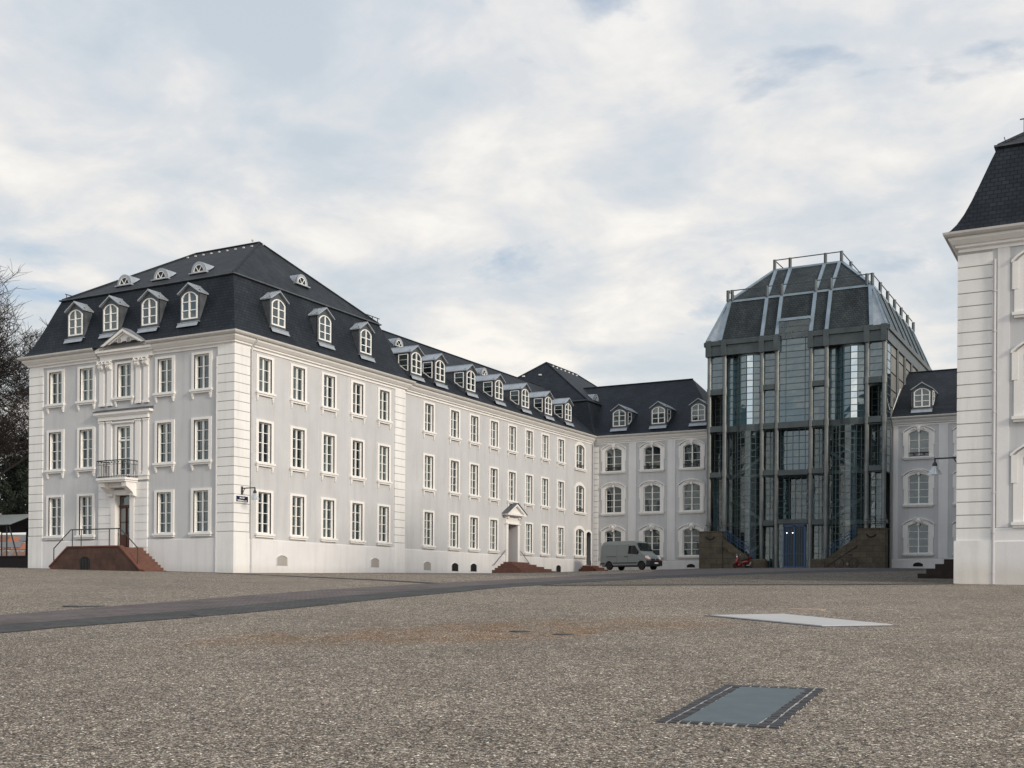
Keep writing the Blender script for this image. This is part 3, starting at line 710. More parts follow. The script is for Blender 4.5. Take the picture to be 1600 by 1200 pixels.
        gr = MB(); gr.tube([(x0 + 2.0, 1.7, 16.0), (x0 + 2.0, 1.7, 16.65)], .03, 4); gr.tube([(x0 + 1.85, 1.7, 16.65), (x0 + 4.2, 1.7, 16.65)], .025, 4); gr.tube([(x0 + 4.1, 1.7, 16.0), (x0 + 4.1, 1.7, 16.65)], .03, 4)
        gr.tube([(x0 + 1.45, 1.3, 15.6), (x0 + 1.35, 1.3, 15.95)], .02, 4)
        part('roof_rail', gr, IRON, B)
    return B
def downpipe(parent, x, y, z0, z1, nx, ny, elbow=True):
    m = MB(); p = [(x, y, z0), (x, y, z1 - .5)]
    if elbow: p += [(x + nx * .02, y + ny * .02, z1 - .35), (x + nx * .3, y + ny * .3, z1 - .12), (x + nx * .36, y + ny * .36, z1)]
    m.tube(p, .055, 8)
    z = z0 + .4
    while z < z1 - .6: m.lathe((x, y, z), [(.075, -.02), (.075, .02)], 8); z += 1.45
    return part('downpipe', m, PIPE, parent, smooth=False)

LP = pavilion(-15.2, 0., True)
downpipe(LP, .07, 1.24, -.1, 12.0, 1, 0)
downpipe(LP, -1.13, -.05, -.1, 11.5, 0, -1, False)
for y, z in ((3.72, .35), (12.3, .45)): basement(LP, .055, y, z, R(90), grate=False)
RP = pavilion(34.66, 49.86, False)
downpipe(RP, 34.66 + 1.2, -.11, -.6, 11.6, 0, -1, False)
m = MB(); m.box(35.95, 36.36, -.035, 0.02, 1.44, 11.50); part('pilaster', m, PLIN, RP)
# far side wing behind the right pavilion (hidden, but it shades the court)
m = MB(); m.box(34.9, 47, 15.5, 58, -1, 12.0); part('wing_wall', m, GREY, RP)
m = MB(); m.prism([(34.4, 12.05), (47.5, 12.05), (40.9, 17.5)], 15.5, 58); part('wing_roof', m, SLATE, RP)

# --- decoration of the left pavilion's central bay
cx = -7.77
m = MB(); m.box(cx - 1.85, cx - .72, -.09, .0, 4.9, 5.12); m.box(cx + .68, cx + 1.85, -.09, .0, 4.9, 5.12); m.box(cx - 1.9, cx + 1.9, -.14, 0, 5.12, 5.22); part('string_course', m, CREAM, LP)
def pilaster(x, z0, z1, w, cap):
    m = MB(); m.box(x - w / 2, x + w / 2, -.09, 0, z0, z1); m.box(x - w / 2 - .035, x + w / 2 + .035, -.115, 0, z0, z0 + .14)
    if not cap: m.box(x - w / 2 - .03, x + w / 2 + .03, -.12, 0, z1 - .07, z1)
    o = part('pilaster', m, CREAM, LP)
    if cap:
        c = MB(); z = z1
        base = (0, 0, 0)
        c.box(x - w / 2 - .03, x + w / 2 + .03, -.12, 0, z, z + .05)
        c.prism([(x - w * .42, z + .05), (x + w * .42, z + .05), (x + w * .62, z + .42), (x - w * .62, z + .42)], -.17, 0)
        for r_ in range(2):
            for k in range(3):
                xx = x - w * .34 + w * .34 * k; zz = z + .07 + r_ * .15
                c.tube([(xx, -.16, zz), (xx, -.21, zz + .10), (xx, -.25, zz + .13), (xx, -.24, zz + .09)], [.035, .05, .035, .02], 5)
        for sg in (-1, 1): c.tube([(x + sg * w * .25, -.2, z + .32), (x + sg * w * .5, -.23, z + .42), (x + sg * w * .66, -.22, z + .36), (x + sg * w * .55, -.22, z + .31)], [.025, .04, .045, .03], 6)
        c.box(x - w * .72, x + w * .72, -.23, 0, z + .44, z + .51)
        c.v = [(a - LP.location.x, b - LP.location.y, d - LP.location.z) for a, b, d in c.v]
        link('capital', c.mesh('capital', CREAM), o)
for x in (-9.42, -8.83, -6.68, -6.1): pilaster(x, 9.0, 10.95, .34, True)
for x in (-9.42, -8.83, -6.68, -6.1): pilaster(x, 5.22, 8.15, .36, False)
for x0_, x1_ in ((cx - 1.83, cx - .85), (cx + .85, cx + 1.83)):
    m = MB(); z = 1.3
    while z < 4.8: m.box(x0_, x1_, -.10, 0, z, z + .40); z += .44
    m.box(x0_ + .02, x1_ - .02, -.07, 0, -.5, 4.78)
    part('rustication', m, WHITE, LP)
# mid entablature with lead cover
m = MB(); m.box(cx - 1.87, cx + 1.87, -.13, 0, 8.2, 8.42); m.box(cx - 1.92, cx + 1.92, -.18, 0, 8.42, 8.47); m.box(cx - 2.08, cx + 2.12, -.26, 0, 8.52, 8.66); m.box(cx - 2.0, cx + 2.0, -.22, 0, 8.47, 8.52); o = part('entablature', m, CREAM, LP)
m = MB(); m.prism([(-.30, 8.66), (0, 8.66), (0, 8.82), (-.30, 8.69)], cx - 2.12, cx + 2.16, 'x'); part('entablature_cover', m, LEADD, LP)
# top entablature and pediment
cp = cx + .24
m = MB(); m.box(cp - 1.95, cp + 1.95, -.16, 0, 11.46, 11.70); m.box(cp - 1.98, cp + 1.98, -.20, 0, 11.70, 11.75); m.box(cp - 2.08, cp + 2.08, -.40, 0, 11.86, 11.97); m.box(cp - 2.02, cp + 2.02, -.30, 0, 11.75, 11.86)
part('entablature', m, CREAM, LP)
ped = MB(); hwp = 2.05; zb_, zt_ = 11.972, 12.98
ped.prism([(cp - hwp, zb_), (cp + hwp, zb_), (cp, zt_)], -.20, .7)
o = part('pediment', ped, CREAM, LP)
def sub(mb, name, mat, root, par, smooth=False):
    mb.v = [(a - root.location.x, b - root.location.y, c - root.location.z) for a, b, c in mb.v]; return link(name, mb.mesh(name, mat, smooth), par)
for sg in (-1, 1):
    m = MB(); m.prism([(cp + sg * (hwp + .08), zb_), (cp, zt_ + .06), (cp, zt_ - .10), (cp + sg * (hwp - .24), zb_ + .001)], -.40, -.19)
    m.prism([(cp + sg * (hwp - .26), zb_ + .002), (cp, zt_ - .12), (cp, zt_ - .19), (cp + sg * (hwp - .40), zb_ + .002)], -.30, -.19); sub(m, 'raking_cornice', CREAM, LP, o)
    m = MB(); m.face([(cp + sg * (hwp + .14), -.43, zb_), (cp, -.43, zt_ + .10), (cp, 1.35, zt_ + .10), (cp + sg * (hwp + .14), .35, zb_)]); sub(m, 'pediment_roof', LEAD, LP, o)
    m = MB(); m.lathe((cp - .03 + sg * .33, -.205, 12.43), [(.13, -.05), (.18, -.05), (.18, .0), (.13, 0)], 14, 'y'); sub(m, 'oval_frame', CREAM, LP, o)
    m = MB(); m.lathe((cp - .03 + sg * .33, -.208, 12.43), [(.145, -.05), (.155, .0)], 14, 'y'); sub(m, 'oval_niche', SHADW, LP, o)
# french window head, door surround and door
m = MB(); m.box(cx - .78, cx + .82, -.15, 0, 8.02, 8.09); m.box(cx - .72, cx + .76, -.09, 0, 7.97, 8.02); part('window_head', m, CREAM, LP)
m = MB()
for a, b in ((-8.62, -8.3), (-7.2, -6.88)): m.box(a, b, -.13, .02, .9, 4.12)
m.box(-8.62, -6.88, -.13, .02, 4.12, 4.4)
for a in (-8.3, -7.2): m.box(a - .004, a + .004, -.1, .3, 1.22, 4.12)
m.box(-8.3, -7.2, -.1, .3, 4.115, 4.125); part('door_surround', m, CREAM, LP)
m = MB(); m.box(-8.3, -7.2, .22, .28, 1.24, 4.12)
for a in (-8.24, -7.72):
    m.box(a, a + .46, .18, .22, 1.36, 2.0); m.box(a, a + .46, .18, .22, 3.42, 3.5); m.box(a, a + .05, .185, .22, 2.0, 3.42); m.box(a + .41, a + .46, .185, .22, 2.0, 3.42); m.box(a, a + .46, .185, .22, 2.65, 2.7)
m.box(-8.3, -7.2, .16, .22, 3.5, 3.6); do = part('door', m, WOODD, LP)
for a in (-8.19, -7.67): m = MB(); m.box(a, a + .36, .20, .219, 2.0, 3.42); sub(m, 'door_pane', GLASS, LP, do)
m = MB(); m.box(-8.2, -7.3, .20, .219, 3.6, 4.06); sub(m, 'transom_pane', GLASS, LP, do)
# balcony
bx0, bx1 = -8.80, -6.62
bal = MB(); bal.box(bx0, bx1, -1.0, -.01, 4.86, 4.97); bal.box(bx0 + .06, bx1 - .06, -.94, -.01, 4.76, 4.86); b_o = part('balcony', bal, CREAM, LP)
m = MB()
for x in (bx0 + .28, bx1 - .28):
    m.prism([(-.01, 3.98), (-.30, 4.06), (-.34, 4.2), (-.55, 4.36), (-.80, 4.52), (-.84, 4.758), (-.01, 4.758)], x - .17, x + .17, 'x')
m.box(bx0 + .45, bx1 - .45, -.5, -.01, 4.5, 4.755)
m.v = [(a - LP.location.x, b - LP.location.y, d) for a, b, d in m.v]; link('bracket', m.mesh('bracket', CREAM), b_o)
m = MB(); zr0, zr1 = 4.99, 5.9
pth = [(bx0 + .03, -.02), (bx0 + .03, -.97), (bx1 - .03, -.97), (bx1 - .03, -.02)]
for z, r_ in ((zr0 + .06, .018), (zr1, .028), (zr1 - .2, .012)): m.tube([(p[0], p[1], z) for p in pth], r_, 5)
def along(pth, st):
    for a, b in zip(pth, pth[1:]):
        L = math.hypot(b[0] - a[0], b[1] - a[1]); n = max(1, int(round(L / st)))
        for i in range(n): yield (a[0] + (b[0] - a[0]) * i / n, a[1] + (b[1] - a[1]) * i / n)
for i, (x, y) in enumerate(along(pth, .125)):
    m.tube([(x, y, zr0), (x, y, zr1 - (.2 if i % 2 else 0))], .011, 4)
    if i % 2 and abs(y + .97) < .02: m.lathe((x, y, zr1 - .1), [(.05, -.008), (.05, .008)], 8, 'y')
m.v = [(a - LP.location.x, b - LP.location.y, d) for a, b, d in m.v]; link('railing', m.mesh('railing', IRON), b_o)

# --- front stairs of red sandstone
S = thing('entrance_stairs', 'big red sandstone stairs with dark iron handrail before the pavilion door', 'stairs', (-7.8, -.9, 0))
gzf = gz(-8, -1.8) - .3
m = MB(); top = 1.25; YF = -1.85
m.prism([(-11.3, gzf), (-11.3, .18), (-9.9, top), (-6.15, top), (-4.7, .05), (-4.7, gzf)], YF, YF + .28); part('cheek_wall', m, REDB, S)
m = MB(); m.prism([(-11.36, .18), (-9.93, top + .0), (-6.12, top), (-4.65, .05), (-4.65, .13), (-6.09, top + .07), (-9.96, top + .07), (-11.36, .27)], YF - .04, YF + .30); part('coping', m, RED, S)
m = MB(); m.box(-9.85, -6.2, YF + .28, -.0, -.4, top - .003)
for i in range(8):
    z1_ = top - .152 * (i + 1); xa = -6.2 + .205 * i; m.box(xa, xa + .205, YF + .28, -.06, -.5, z1_); xb = -9.85 - .205 * i; m.box(xb - .205, xb, YF + .28, -.06, -.5, z1_)
part('steps', m, REDL, S)
m = MB(); ap = arch_pts(.36, .55, .15); z0_ = .06
m.prism([(x - 8.62, z + z0_) for x, z in [(-.36, -.05)] + ap + [(.36, -.05)]], YF - .012, YF); part('vent_opening', m, DARK, S)
m = MB()
for i in range(6): x = -8.9 + i * .115; m.tube([(x, YF - .02, z0_), (x, YF - .02, z0_ + .58)], .014, 4)
part('grate', m, IRON, S)
m = MB(); yr = YF + .12; zt = 2.2
m.tube([(-11.15, yr, .25), (-11.15, yr, 1.22), (-9.85, yr, zt), (-6.15, yr, zt), (-4.9, yr, 1.18)], .03, 6)
for x in (-9.72, -9.05, -6.95, -6.3): m.tube([(x, yr, top), (x, yr, zt)], .024, 6)
m.tube([(-4.9, yr, 1.18), (-4.9, yr, .1)], .024, 6); part('handrail', m, IRON, S)

# ================================================================== long courtyard wing
WG = thing('palace_wing', 'long light grey three-storey wing with seven lead-roofed dormers and a pedimented side door', 'building', (-6, 30, 0), group='white baroque palace buildings around the square')
X = -.25; YA, YB = 15.46, 44.5; hs = []
wys = [18.67, 21.88, 24.5, 27.3, 30.03, 32.73, 35.4, 38.19]
for i, y in enumerate(wys):
    for k, z in (('ground', 2.0), ('tall', 5.72), ('third', 9.42)):
        if i == 4 and k == 'ground': continue
        w_, h_ = SIZES[k]; hs.append((y - w_ / 2 - YA, y + w_ / 2 - YA, z, z + h_)); place_window(WG, k, X, y, z, R(90))
for k, z in (('b1', 2.05), ('b2', 5.65), ('b3', 9.25)):
    w_, h_ = SIZES[k]; y = 41.82; hs.append((y - w_ / 2 - YA, y + w_ / 2 - YA, z, z + h_)); place_window(WG, k, X, y, z, R(90))
hs.append((29.3 - YA, 30.78 - YA, 1.2, 3.98)); hs.append((43.1 - YA, 44.05 - YA, 1.3, 4.1))
wall = MB(); facade(wall, X, YA, 0, 1, YB - YA, -1, 12.0, hs); facade(wall, X - 12, YB, 0, -1, YB - YA, -1, 12.0, []); part('wall', wall, GREY, WG, fix=False)
m = MB(); pr = [(0, -1), (.05, -1), (.05, 1.66), (.02, 1.70), (0, 1.70)]
for a, b in ((YA, 29.0), (31.1, 43.1), (44.05, 44.5)): molding(m, [(X, a), (X, b)], pr)
part('plinth', m, PLIN, WG)
m = MB(); molding(m, [(X, YA), (X, YB)], CORN); part('cornice', m, CREAM, WG)
m = MB(); molding(m, [(X, YA), (X, YB)], GUTT); part('gutter', m, ZINCW, WG)
rf = MB(); prof = [(X + .50, 12.13), (X + .1, 12.38), (X - .35, 12.75), (-6.2, 12.75 + (6.2 + X - .35) * WSL), (-12.1, 12.75), (-12.7, 12.13)]
for (a, za), (b, zb2) in zip(prof, prof[1:]): rf.face([(a, YA - 1.3, za), (b, YA - 1.3, zb2), (b, 46.4, zb2), (a, 46.4, za)])
part('roof', rf, SLATE, WG)
rzw = prof[3][1]
m = MB(); m.tube([(-6.2, 14, rzw + .03), (-6.2, 46.4, rzw + .03)], .06, 6); part('ridge_capping', m, SLATE, WG)
for y in (17.6, 20.47, 24.5, 28.52, 32.6, 36.5, 40.08): place_dormer(WG, 'wing', X - .2, y - .15, 12.97, R(90))
for y in (21.3, 33.1): oval_dormer(WG, X - .35 - (15.85 - 12.75) / WSL + .05, y, 15.87, R(90), WSL)
downpipe(WG, X + .07, 15.75, .1, 12.0, 1, 0); downpipe(WG, X + .10, 44.25, .8, 12.0, 1, 0)
for y, gr, z in ((18.5, False, .4), (21.97, True, .4), (24.45, True, .42), (37.8, True, .62)): basement(WG, X + .052, y, z, R(90), gr)
# pedimented doorway
m = MB(); yc = 30.04
m.box(X, X + .16, yc - 1.04, yc - .74, .9, 4.05); m.box(X, X + .16, yc + .74, yc + 1.04, .9, 4.05); m.box(X, X + .12, yc - 1.04, yc + 1.04, 4.05, 4.62)
m.box(X, X + .22, yc - 1.1, yc + 1.1, 3.98, 4.07)
for s_ in (-1, 1): m.box(X, X + .26, yc + s_ * .87 - .12, yc + s_ * .87 + .12, 4.4, 4.62)
m.box(X, X + .5, yc - 1.42, yc + 1.42, 4.62, 4.76)
m.prism([(yc - 1.22, 4.762), (yc + 1.22, 4.762), (yc, 5.38)], X, X + .32, 'x')
for s_ in (-1, 1): m.prism([(yc + s_ * 1.45, 4.762), (yc, 5.50), (yc, 5.34), (yc + s_ * 1.12, 4.762)], X + .3, X + .5, 'x')
po = part('door_surround', m, CREAM, WG)
m = MB()
for yy in (yc - .74, yc + .74): m.box(X - .9, X + .1, yy - .004, yy + .004, 1.2, 3.98)
m.box(X - .9, X + .1, yc - .74, yc + .74, 3.975, 3.985); part('door_reveal', m, DOORG, WG)
m = MB()
for s_ in (-1, 1): m.face([(X, yc + s_ * 1.52, 4.74), (X + .58, yc + s_ * 1.52, 4.74), (X + .58, yc, 5.56), (X, yc, 5.56)])
part('door_hood', m, LEADD, WG)
m = MB(); m.box(X - .9, X - .84, yc - .74, yc + .74, 1.2, 3.98)
for s_ in (-1, 1): m.box(X - .84, X - .82, yc + s_ * .37 - .28, yc + s_ * .37 + .28, 1.4, 2.2); m.box(X - .84, X - .82, yc + s_ * .37 - .28, yc + s_ * .37 + .28, 2.4, 3.7)
part('door', m, WOODD, WG)
m = MB(); m.box(X - .45, X - .4, 43.1, 44.05, 1.25, 4.1); part('door', m, simple('grey_door', (.25, .25, .28), .5), WG)
m = MB(); ap = arch_pts(.475, 3.92, .18); ap = [(x + 43.575, z) for x, z in ap]
q0 = [(43.1, 1.3)] + ap + [(44.05, 1.3)]; q1 = [(42.95, 1.3)] + [(43.575 + (x - 43.575) * 1.32, z + .16) for x, z in ap] + [(44.2, 1.3)]
for a, b, c, d in zip(q0, q0[1:], q1, q1[1:]): m.prism([a, b, d, c], X, X + .055, 'x')
part('door_surround', m, CREAM, WG)
def wstairs(name, label, yc, wid, n, ztop, deep, mat, run=.3, rot=None):
    S = thing(name, label, 'stairs', (X + deep / 2, yc, 0)); m = MB()
    for i in range(n):
        z = ztop - i * .155; e = i * run
        m.box(X + .052, X + .05 + deep + e, yc - wid / 2 - e, yc + wid / 2 + e, -.3, z) if i == 0 else m.box(X + .052 + .001 * i, X + .05 + deep + e, yc - wid / 2 - e, yc + wid / 2 + e, -.3, z)
    part('steps', m, mat, S); return S
S2 = wstairs('entrance_stairs', 'low pyramid of red sandstone steps with two wall rails under the pedimented door', yc, 2.6, 5, 1.2, .75, REDL, .42)
for s_ in (-1, 1): m = MB(); m.tube([(X + .06, yc + s_ * 1.18, 2.0), (X + .18, yc + s_ * 1.2, 2.02), (X + .18, yc + s_ * 2.9, .95), (X + .06, yc + s_ * 2.92, .93)], .025, 6); part('wall_rail', m, STEELL, S2)
wstairs('entrance_stairs', 'small red sandstone steps tucked in the corner just behind the parked van', 43.2, 1.8, 3, 1.25, .7, RED, .35)

# ================================================================== rear pavilion behind the corner
RPV = thing('palace_pavilion', 'dark hipped slate roof of the rear pavilion rising where the two wings meet', 'building', (-8, 52, 0), group='white baroque palace buildings around the square')
fx0, fx1, fy0, fy1 = -15.7, -.25, 44.52, 63.5
m = MB(); m.box(fx0 + .02, fx1 - .02, fy0 + .02, fy1, -1, 12.1); part('wall', m, GREY, RPV)
foot = [(fx0, fy0), (fx1, fy0), (fx1, fy1), (fx0, fy1)]
m = MB(); molding(m, foot, MANS, True); part('mansard_roof', m, SLATE, RPV)
m = MB(); molding(m, foot, [(-1.18, 15.5), (-1.0, 15.52), (-1.0, 15.61), (-1.18, 15.62)], True); part('roof_break', m, LEADD, RPV)
m = MB(); i_ = 1.16; a, b, c, d = (fx0 + i_, fy0 + i_, 15.6), (fx1 - i_, fy0 + i_, 15.6), (fx1 - i_, fy1 - i_, 15.6), (fx0 + i_, fy1 - i_, 15.6)
e, f = (-8, 50.9, 20.3), (-8, 57.2, 20.3)
m.face([a, b, e]); m.face([b, c, f, e]); m.face([c, d, f]); m.face([d, a, e, f]); part('upper_roof', m, SLATE, RPV, fix=False)
m = MB()
for p, q in ((a, e), (b, e), (c, f), (d, f), (e, f)): m.tube([(p[0], p[1], p[2] + .03), (q[0], q[1], q[2] + .03)], .06, 6)
part('ridge_capping', m, SLATE, RPV)
for i in range(7): m = MB(); yy = 51.2 + i * .85; m.box(-7.55, -7.42, yy, yy + .12, 19.92, 20.04); part('roof_hook', m, WPAINT, RPV)
for x, zz in ((-9.6, 18.92), (-7.9, 18.92)): m = MB(); m.box(x, x + .22, 49.15, 49.27, zz - .1, zz + .02); part('roof_hook', m, WPAINT, RPV)
oval_dormer(RPV, fx1 - i_ - .5, 48.6, 16.0, R(90), WSL)

# ================================================================== rear wings either side of the glass building
def rear_wing(x0, x1, ridge0, ridge1, rz, centers, pil, label, dorm, hip):
    B = thing('palace_wing', label, 'building', ((x0 + x1) / 2, 50, 0), group='white baroque palace buildings around the square'); Y = 44.53; holes = []
    for cx in centers:
        for k, z in (('a1', 2.03), ('a2', 5.68), ('a3', 9.2)):
            w_, h_ = SIZES[k]; holes.append((cx - w_ / 2 - x0, cx + w_ / 2 - x0, z, z + h_)); place_window(B, k, cx, Y, z, 0)
    m = MB(); facade(m, x0, Y, 1, 0, x1 - x0, -1, 12.0, holes); part('wall', m, GREY, B, fix=False)
    m = MB(); molding(m, [(x0, Y), (x1, Y)], [(0, -1), (.05, -1), (.05, 1.60), (.02, 1.64), (0, 1.64)]); part('plinth', m, PLIN, B)
    m = MB(); molding(m, [(x0, Y), (x1, Y)], CORN); part('cornice', m, CREAM, B)
    m = MB(); molding(m, [(x0 + (0.5 if x0 < 1 else 0), Y), (x1, Y)], GUTT); part('gutter', m, ZINCW, B)
    for a, b in pil:
        m = MB(); m.box(a, b, Y - .045, Y, 1.65, 11.50); part('pilaster', m, PLIN, B)
    ry = Y + 6.6; zrd = 12.75 + (6.6 - .35) * rz
    m = MB(); P0 = [(Y - .50, 12.13), (Y - .1, 12.38), (Y + .35, 12.75), (ry, zrd)]
    xa, xb = x0, x1
    for (a, za), (b, zb2) in zip(P0, P0[1:]):
        if b == ry: m.face([(xa, a, za), (xb, a, za), (ridge1, b, zb2), (ridge0, b, zb2)])
        else: m.face([(xa, a, za), (xb, a, za), (xb, b, zb2), (xa, b, zb2)])
    m.face([(ridge0, ry, zrd), (ridge1, ry, zrd), (xb, Y + 13, 12.75), (xa, Y + 13, 12.75)])
    if hip: m.face([(ridge1, ry, zrd), (xb, Y + .35, 12.75), (xb, Y + 13, 12.75)])
    part('roof', m, SLATE, B)
    m = MB(); m.tube([(ridge0, ry, zrd + .03), (ridge1, ry, zrd + .03)], .06, 6); part('ridge_capping', m, SLATE, B)
    for x, z in dorm: place_dormer(B, 'wing', x + .12, Y + .2, z + .02, 0)
    for cx in centers[:2] if x0 > 10 else centers[2:]: basement(B, cx, Y - .052, 1.08, 0, True, .7, .3)
    return B
LW = rear_wing(-.25, 10.4, -8., 6.2, .78, (1.62, 5.06, 8.5), ((2.98, 3.66), (6.42, 7.1)), 'rear wing with three bays of arched windows between the corner and the glass building', ((1.9, 12.95), (5.4, 12.95), (8.85, 12.95)), True)
m = MB(); z = 1.2
while z < 11.3: m.box(-.16, .24, 44.40, 44.55, z, z + .42); z += .46
part('quoin', m, CREAM, LW)
RW = rear_wing(24.22, 34.66, 24.22, 34.66, .62, (26.1, 29.6, 33.0), ((24.3, 24.62), (27.5, 28.16), (30.95, 31.6)), 'rear wing right of the glass building, partly hidden behind the near right pavilion', ((26.15, 12.85), (29.9, 12.85)), False)
m = MB(); m.box(25.75, 26.9, 44.80, 44.83, 13.3, 13.6)
ll = MB(); ll.lathe((26.45, 45.2, 13.95), [(.02, .06), (.12, 0.0), (.02, -.02)], 10)
m = MB(); m.tube([(24.28, 44.3, 12.75), (24.75, 44.6, 14.3)], .035, 5); part('vent_pipe', m, WPAINT, RW)

# ================================================================== glass and steel central building
T = thing('glass_building', 'dark glass and steel central building with blue doors and railed mansard top', 'building', (17.4, 50, 0)); TY = 42.3; TX0, TX1 = 10.5, 24.2; TYB = 61.8
colx = [10.72, 11.92, 14.94, 16.08, 18.70, 19.87, 22.90, 24.05]
colx = [10.72, 11.95, 14.93, 16.08, 18.68, 19.84, 22.80, 24.02]
GZ = .95
for i, x in enumerate(colx):
    m = MB(); zb_ = .6 if 1 < i < 6 else .6
    m.lathe((x, TY, 0), [(.165, zb_), (.165, 17.6)], 14)
    for z in (1.0, 4.3, 8.12, 11.62, 14.52, 17.5):
        m.lathe((x, TY, z), [(.2, -.05), (.2, .0), (.2, .52 if z < 17 else .1)], 14)
    part('column', m, STEELL, T, smooth=False)
m = MB(); m.box(11.9 - 1.3, 24.15, TY + 4.6, TYB, .2, 18.7); part('core_wall', m, simple('inner_wall', (.10, .125, .13), .8, var=.3, scale=.7), T)
FLR = simple('inner_floor', (.30, .31, .30), .7, var=.1)
for z in (4.3, 8.15, 11.75, 14.6, 17.7): m = MB(); m.box(10.7, 24.0, TY + 1.9, TY + 4.6, z, z + .28); part('floor_slab', m, FLR, T)
for x in (11.4, 13.3, 15.5, 19.3, 21.4, 23.4): m = MB(); m.tube([(x, TY + 2.3, 1), (x, TY + 2.3, 17.6)], .13, 8); part('inner_column', m, STEELB, T)
for sx_, x0_ in ((1, 12.2), (-1, 22.5)):
    for k in range(4):
        z = 1.1 + k * 3.4; xa, xb = (x0_, x0_ + sx_ * 2.6) if k % 2 == 0 else (x0_ + sx_ * 2.6, x0_)
        m = MB(); m.prism([(xa, z), (xb, z + 1.7), (xb, z + 1.95), (xa, z + .25)], TY + 1.1, TY + 1.3); m.tube([(xa, TY + 1.1, z + 1.1), (xb, TY + 1.1, z + 2.8)], .035, 5); m.tube([(xa, TY + 1.12, z + .25), (xa, TY + 1.12, z + 1.1)], .02, 4); m.tube([(xb, TY + 1.12, z + 1.9), (xb, TY + 1.12, z + 2.8)], .02, 4); part('stair_flight', m, FLR, T)
def beam(x0, x1, z0, z1, y=None, d=.16): 
    y = TY if y is None else y; m = MB(); m.box(x0, x1, y - d, y + d, z0, z1); m.box(x0, x1, y - d - .03, y + d, z0 - .0, z0 + .04); return part('floor_beam', m, STEEL, T)
G2 = .17
bays = list(zip(colx, colx[1:]))
for i, (a, b) in enumerate(bays):
    a2, b2 = a + G2, b - G2
    if i in (0, 6):   # corner bays
        for z0, z1 in ((14.5, 14.95), (11.6, 12.05), (8.05, 8.45)): beam(a2, b2, z0, z1)
    elif i in (2, 4):
        for z0, z1 in ((14.6, 15.0), (11.6, 12.05), (8.05, 8.45), (4.2, 4.6)): beam(a2, b2, z0, z1)
    elif i == 3:
        for z0, z1 in ((11.58, 12.05), (8.0, 8.4), (4.32, 4.65)): beam(a2, b2, z0, z1)
    else:
        beam(a2, b2, 11.6, 12.05, TY + .55); 
def glaze(path, z0, z1, dz, mat, verts=True, extra=None, solid=()):
    """glazed screen along plan path; returns pane and mullion meshes (world coords)"""
    g_ = MB(); f = MB()
    n = max(1, int(round((z1 - z0) / dz)))
    for (a, b) in zip(path, path[1:]):
        # each pane slightly out of plane so reflections break up as on real glazing
        for k in range(n):
            za, zb2 = z0 + (z1 - z0) * k / n, z0 + (z1 - z0) * (k + 1) / n
            j = [random.uniform(-.006, .006) for _ in range(3)]
            g_.face([(a[0], a[1] + j[0], za), (b[0], b[1] + j[1], za), (b[0], b[1] + j[2], zb2), (a[0], a[1] + j[0], zb2)])
    for k in range(n + 1):
        z = z0 + (z1 - z0) * k / n; f.tube([(p[0], p[1] - .03, z) for p in path], .03, 4)
    if verts:
        for p in path: f.tube([(p[0], p[1] - .02, z0), (p[0], p[1] - .02, z1)], .03, 4)
    o = part('glazing', g_, mat, T, fix=False); 
    f.v = [(x - T.location.x, y - T.location.y, z) for x, y, z in f.v]; link('mullions', f.mesh('mullions', MULL), o); return o
